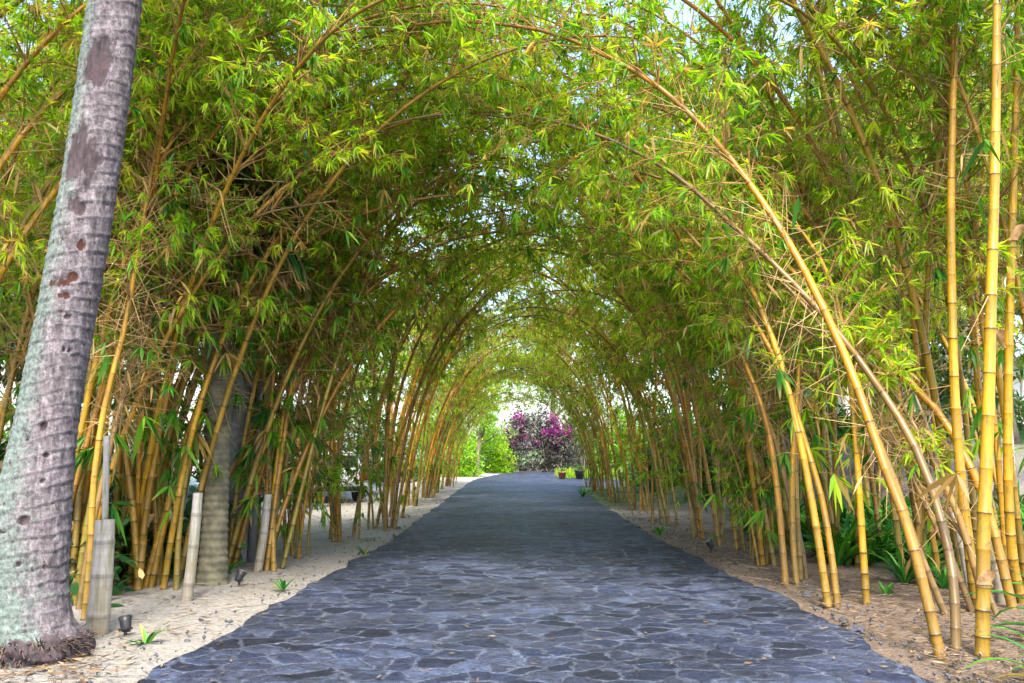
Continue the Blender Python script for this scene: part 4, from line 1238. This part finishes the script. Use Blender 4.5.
shrub('bougainvillea', 1.5, 61, (3.1, 1.6, 4.5), 14000, .20, 'bougain_leaf', 'bougainvillea hedge with magenta flowers at the end of the path', 'bougainvillea', seed=1, flower=.50, dead=.28, twiggy=900)
shrub('bougainvillea', 4.9, 63.5, (2.6, 1.5, 4.1), 9000, .20, 'bougain_leaf', 'greyish bougainvillea hedge with few flowers beside the far house', 'bougainvillea', seed=2, flower=.62, dead=.30, twiggy=700)
shrub('lime_bush', -4.0, 50, (2.1, 2.0, 4.2), 9000, .22, 'lime_leaf', 'bright lime green bush closing the palm side of the tunnel end', 'bush', seed=3)
shrub('lime_bush', -1.7, 58, (1.7, 1.6, 3.0), 6000, .22, 'lime_leaf', 'yellow green bush beside the flowering hedge', 'bush', seed=31)
shrub('lime_bush', 6.4, 52, (1.8, 1.5, 3.2), 6000, .2, 'lime_leaf', 'green bush behind the lamp post at the far crossing', 'bush', seed=4, hue=.2)
GB = 'low bushes along the back of the sandy slope'
for k, (x, y, s, lab) in enumerate([(8.2, 27.5, 1.0, 'round dark bush on the slope nearest the tunnel'), (10.2, 28.5, 1.0, 'dark bush before the house steps'), (12.6, 29.5, 1.2, 'broad dark bush under the white wall'), (15.2, 30.5, 1.1, 'dark bush near the red panel'), (18.0, 31, 1.2, 'dark bush at the outer end of the white wall')]):
    shrub('garden_bush', x, y, (1.2 * s, 1.0 * s, .95 * s), 2600, .16, 'bed_leaf', lab, 'bush', GB, 10 + k)
GBL = 'dark bushes behind the palm side row'
for k, (x, y, s, lab) in enumerate([(-7.6, 11.0, 1.4, 'dark bush behind the palm trunk'), (-6.0, 10.6, 1.2, 'dark bush behind the orange yellow clump'), (-9.6, 13.0, 1.6, 'large dark bush far behind the palm'), (-4.9, 11.6, .8, 'low dark bush behind the torn-sheathed clump'), (-5.4, 9.6, 1.0, 'dark bush just outside the orange yellow clump'), (-8.2, 9.2, 1.3, 'dark bush at the outer side of the palm trunk')]):
    shrub('garden_bush', x, y, (1.1 * s, .9 * s, 1.3 * s), 2600, .2, 'frond_leaf', lab, 'bush', GBL, 20 + k)
shrub('lime_bush', -7.4, 12.6, (.9, .8, 1.9), 2500, .16, 'lime_leaf', 'bright green bush seen between palm trunk and frame of bamboo', 'bush', seed=40)

for k, (x, y, s_, lab) in enumerate([(-6.4, 41.5, 1.0, 'dark hedge bush at the far side of the parking lot, nearest the tunnel'), (-9.4, 42.5, 1.1, 'dark hedge bush behind the white car'), (-12.8, 42.5, 1.1, 'dark hedge bush behind the second white car'), (-16.6, 42, 1.2, 'wide hedge bush at the outer side of the parking lot'), (-20.5, 40, 1.3, 'outermost hedge bush of the parking lot')]):
    shrub('hedge_bush', x, y, (2.1 * s_, 1.4, 3.1 * s_), 3600, .26, 'tree_leaf', lab, 'bush', 'hedge bushes beyond the parking lot', 60 + k)
for k, (x, y, s_, lab) in enumerate([(6.6, 37.5, 1.0, 'leafy bush at the foot of the slope beyond the tunnel'), (8.6, 39.5, 1.1, 'leafy bush before the crossing road on the garden side'), (5.6, 31.5, .8, 'leafy bush right behind the last tunnel clumps, garden side'), (6.2, 25.6, .7, 'leafy bush behind the middle tunnel clumps, garden side')]):
    shrub('hedge_bush', x, y, (1.7 * s_, 1.3 * s_, 2.9 * s_), 3400, .2, 'tree_leaf', lab, 'bush', 'bushes behind the tunnel on the garden side', 70 + k, hue=.75)

# grass island and pots at the far crossing
gi = MB(); r = np.random.default_rng(61); n = 2600
x = r.uniform(2.5, 7.0, n); y = r.uniform(46.5, 52, n); B = np.stack([x, y, np.full(n, .02)], 1)
add_leaves(gi, B, nrm(r.normal(0, .35, (n, 3)) + [0, 0, 1]), r.uniform(.2, .75, n), np.full(n, .035), r.random(n), (r.random(n) < .06) * .9, r.random(n), 0, r, droop=.2)
tag(gi.build('grass', M['lime_leaf'], attr='lv'), 'bright green grass tuft island at the far crossing', 'grass', kind='stuff')


def pot(x, y, s, mat, label):
    o = empty('plant_pot', (x, y, .02)); tag(o, label, 'plant pot', 'pots at the far crossing')
    m = MB(); m.tube(np.array([(0, 0, 0), (0, 0, .38), (0, 0, .40), (0, 0, .46), (0, 0, .46), (0, 0, .38)]) * s, np.array([.18, .26, .30, .30, .25, .24]) * s, 16); m.build('pot', M[mat], o)
    q = bpy.data.objects.new('foliage', ROS[1]); COL.objects.link(q); q.parent = o; q.location = (0, 0, .38 * s); q.scale = (s * .8,) * 3


pot(3.5, 46.1, 1.0, 'stone', 'dark stone pot beside the lamp post')
pot(2.6, 46.2, .8, 'terra', 'terracotta pot at the tip of the grass island')
# lamp post
lp = empty('lamp_post', (4.0, 49, 0)); tag(lp, 'slim dark blue lamp post on the grass island at the far crossing', 'lamp post')
m = MB(); m.tube(np.array([(0, 0, 0), (0, 0, .3), (0, 0, .32), (0, 0, 2.9)]), [.09, .08, .05, .045], 10); m.build('post', M['black'], lp)
m = MB(); m.tube(np.array([(0, 0, 2.9), (0, 0, 2.98), (0, 0, 3.35), (0, 0, 3.38), (0, 0, 3.55)]), [.06, .12, .17, .22, .03], 8); m.build('lantern', M['lens'], lp)


# ------------------------------------------------------------------ buildings
def house(x0, x1, y, d, h, z0, name, label, rz=0, cols=0, openings=(), roof_over=.6, roof_h=1.2):
    o = empty(name, ((x0 + x1) / 2, y, z0), rz); tag(o, label, 'house')
    w = x1 - x0
    m = MB(); m.box((0, d / 2, h / 2), (w, d, h)); m.build('wall', M['white'], o, shade=False)
    m = MB(); a, b = w / 2 + roof_over, roof_over + .8
    V = [(-a, -b, h + .003), (a, -b, h + .003), (a, d + roof_over, h + .003), (-a, d + roof_over, h + .003), (-a, -b, h + .15), (a, -b, h + .15), (a, d + roof_over, h + .15), (-a, d + roof_over, h + .15), (-a * .6, d * .45, h + roof_h), (a * .6, d * .45, h + roof_h)]
    m.add(V, [(0, 3, 2, 1), (0, 1, 5, 4), (1, 2, 6, 5), (2, 3, 7, 6), (3, 0, 4, 7), (4, 5, 9, 8), (5, 6, 9), (6, 7, 8, 9), (7, 4, 8)])
    m.build('roof', M['roof'], o, shade=False)
    for k in range(cols):
        cx = -w / 2 + .4 + k * (w - .8) / (cols - 1)
        m = MB(); m.tube(np.array([(cx, -1.0, 0), (cx, -1.0, .15), (cx, -1.0, .16), (cx, -1.0, h - .2), (cx, -1.0, h - .19), (cx, -1.0, h)]), [.22, .22, .15, .13, .2, .2], 14); m.build('column', M['white'], o)
    for (cx, cz, ww, wh, kind) in openings:
        m = MB()
        for bx, bz, bw, bh in ((cx - ww / 2, cz, .08, wh + .08), (cx + ww / 2, cz, .08, wh + .08), (cx, cz + wh / 2, ww - .08, .08), (cx, cz - wh / 2, ww - .08, .08)):
            m.box((bx, -.03, bz), (bw, .1, bh))
        f = m.build(kind, M['bark'], o, shade=False)
        m = MB(); m.box((cx, -.012, cz), (ww - .08, .03, wh - .08)); m.build('pane', M['darkglass'], f, shade=False)
    return o


house(12.5, 27, 42, 8, 3.3, 2.42, 'white_house', 'white house with columns and dark openings behind the garden trees', 0, 6, [(-5, 1.1, 1.1, 2.1, 'door'), (-2.2, 1.6, 1.4, 1.3, 'window'), (.6, 1.6, 1.4, 1.3, 'window'), (3.2, 1.1, 1.1, 2.1, 'door'), (5.6, 1.6, 1.4, 1.3, 'window')])
house(3.4, 13, 72, 7, 3.0, 0, 'far_house', 'grey roofed house beyond the flowering hedge', 0, 0, [(-2.8, 1.6, 1.4, 1.2, 'window'), (.2, 1.1, 1.1, 2.1, 'door'), (2.8, 1.6, 1.4, 1.2, 'window')], .6, .9)
# red panel
pxr = P(929, 412, 27)
zr = float(terrain(pxr[0], 27))
rp_ = empty('red_banner', (pxr[0], 27, zr)); tag(rp_, 'upright red panel on a thin post among the garden trunks', 'sign')
m = MB(); m.tube(np.array([(0, 0, -.05), (0, 0, 2.4)]), [.04, .04], 10); m.build('post', M['steel'], rp_)
m = MB(); m.box((0, -.06, 1.85), (.42, .03, .95)); m.build('panel', M['redcloth'], rp_, shade=False)


# ------------------------------------------------------------------ cars
def car(x, y, rz, paint, label):
    o = empty('parked_car', (x, y, .03), rz); tag(o, label, 'car', 'cars parked behind the bamboo')
    # side profile (x along, z up), lofted across with tumblehome
    prof = [(-2.05, .32), (-2.08, .62), (-1.98, .86), (-1.72, .98), (-1.45, 1.36), (-1.15, 1.48), (.25, 1.48), (.62, 1.38), (1.18, .98), (1.75, .90), (2.04, .74), (2.10, .48), (2.04, .30)]
    stations = [(-.86, .93, .04), (-.80, .985, .02), (-.6, 1, 0), (0, 1.008, 0), (.6, 1, 0), (.80, .985, .02), (.86, .93, .04)]
    V = []
    for sy, sc, dz in stations:
        for px, pz in prof:
            t = max(0, (pz - .9) / .6)
            V.append((px * sc, sy * (1 - .20 * t), pz - dz * (1 + t)))
    n = len(prof); Fc = [(a * n + b, (a + 1) * n + b, (a + 1) * n + b + 1, a * n + b + 1) for a in range(len(stations) - 1) for b in range(n - 1)]
    Fc += [tuple(range(n)), tuple(range((len(stations) - 1) * n, len(stations) * n))[::-1], tuple(a * n for a in range(len(stations)))[::-1] + tuple(a * n + n - 1 for a in range(len(stations)))]
    mb = MB(); mb.add(V, Fc); mb.build('body', M[paint], o, shade=False)
    for sg in (-1, 1):
        yv = lambda z: sg * (.872 * (1 - .20 * max(0, (z - .9) / .6)) + .004)
        for quad in ([(-1.42, .99), (-1.26, 1.34), (-.42, 1.38), (-.42, .99)], [(-.34, .99), (-.34, 1.38), (.26, 1.38), (.92, .99)]):
            m = MB(); q = [(a, yv(b), b) for a, b in quad]; q2 = [(a, yv(b) - sg * .01, b) for a, b in quad]
            m.add(q + q2, [(0, 1, 2, 3), (7, 6, 5, 4), (0, 4, 5, 1), (1, 5, 6, 2), (2, 6, 7, 3), (3, 7, 4, 0)]); m.build('side_window', M['darkglass'], o, shade=False)
        for wx in (-1.28, 1.32):
            w = MB(); w.tube(np.array([(wx, sg * .66, .29), (wx, sg * .68, .29), (wx, sg * .85, .29), (wx, sg * .88, .29)]), [.29, .315, .315, .29], 24); wo = w.build('wheel', M['rubber'], o)
            w = MB(); w.tube(np.array([(wx, sg * .86, .29), (wx, sg * .892, .29)]), [.20, .19], 20); w.build('rim', M['steel'], wo)
        m = MB(); m.box((2.03, sg * .62, .70), (.12, .34, .14)); m.build('headlight', M['lens'], o)
        m = MB(); m.box((-2.05, sg * .68, .74), (.10, .26, .22)); m.build('tail_light', M['tail'], o)
        m = MB(); m.box((.78, sg * .93, 1.0), (.14, .14, .10)); m.build('mirror', M[paint], o)
    for quad in ([(.66, 1.365), (1.16, 1.0)], [(-1.70, 1.02), (-1.46, 1.345)]):
        (a, b), (c, d) = quad
        nx_, nz_ = (d - b), -(c - a); ln = math.hypot(nx_, nz_); nx_, nz_ = nx_ / ln, nz_ / ln
        if nz_ < 0: nx_, nz_ = -nx_, -nz_
        m = MB(); o_ = .012
        q = [(a + nx_ * o_, -.62, b + nz_ * o_), (a + nx_ * o_, .62, b + nz_ * o_), (c + nx_ * o_, .68, d + nz_ * o_), (c + nx_ * o_, -.68, d + nz_ * o_)]
        m.add(q, [(0, 1, 2, 3)]); m.build('windscreen', M['darkglass'], o, shade=False)
    for bx in (2.06, -2.07):
        m = MB(); m.box((bx, 0, .40), (.12, 1.5, .14)); m.build('bumper', M['black'], o)


car(-6.55, 14.7, R(8), 'carblue', 'blue grey car parked behind the rough trunk and utility pole')
car(-5.9, 27.5, R(118), 'carwhite', 'white car parked behind the bushy upright bamboo clump')
car(-9.0, 31.5, R(100), 'carwhite', 'white car deeper in the parking lot')

# ------------------------------------------------------------------ light
SUN_EL, SUN_AZ = R(54), R(177)          # azimuth: compass-like angle from +Y, clockwise
w = bpy.data.worlds.new('World'); scene.world = w; w.use_nodes = True
N, L = w.node_tree.nodes, w.node_tree.links
sky = N.new('ShaderNodeTexSky'); sky.sky_type = 'NISHITA'; sky.sun_disc = False
sky.sun_elevation = SUN_EL; sky.sun_rotation = SUN_AZ
sky.air_density = 1.0; sky.dust_density = 2.6; sky.ozone_density = 1.0
L.new(sky.outputs[0], N['Background'].inputs[0]); N['Background'].inputs[1].default_value = .15
sd = bpy.data.lights.new('sun', 'SUN'); sd.energy = 2.0; sd.angle = R(12); sd.color = (1, .93, .80)
so = bpy.data.objects.new('sun', sd); COL.objects.link(so)
dirv = Vector((math.sin(SUN_AZ) * math.cos(SUN_EL), math.cos(SUN_AZ) * math.cos(SUN_EL), math.sin(SUN_EL)))
so.rotation_euler = dirv.to_track_quat('Z', 'Y').to_euler()

scene.view_settings.view_transform = 'Standard'
scene.view_settings.look = 'None'
scene.view_settings.exposure = 2.35
scene.view_settings.gamma = 1
scene.render.film_transparent = False
cy = scene.cycles
cy.use_denoising = True
cy.max_bounces = 12; cy.diffuse_bounces = 6; cy.glossy_bounces = 2; cy.transmission_bounces = 9; cy.transparent_max_bounces = 4
cy.caustics_reflective = False; cy.caustics_refractive = False
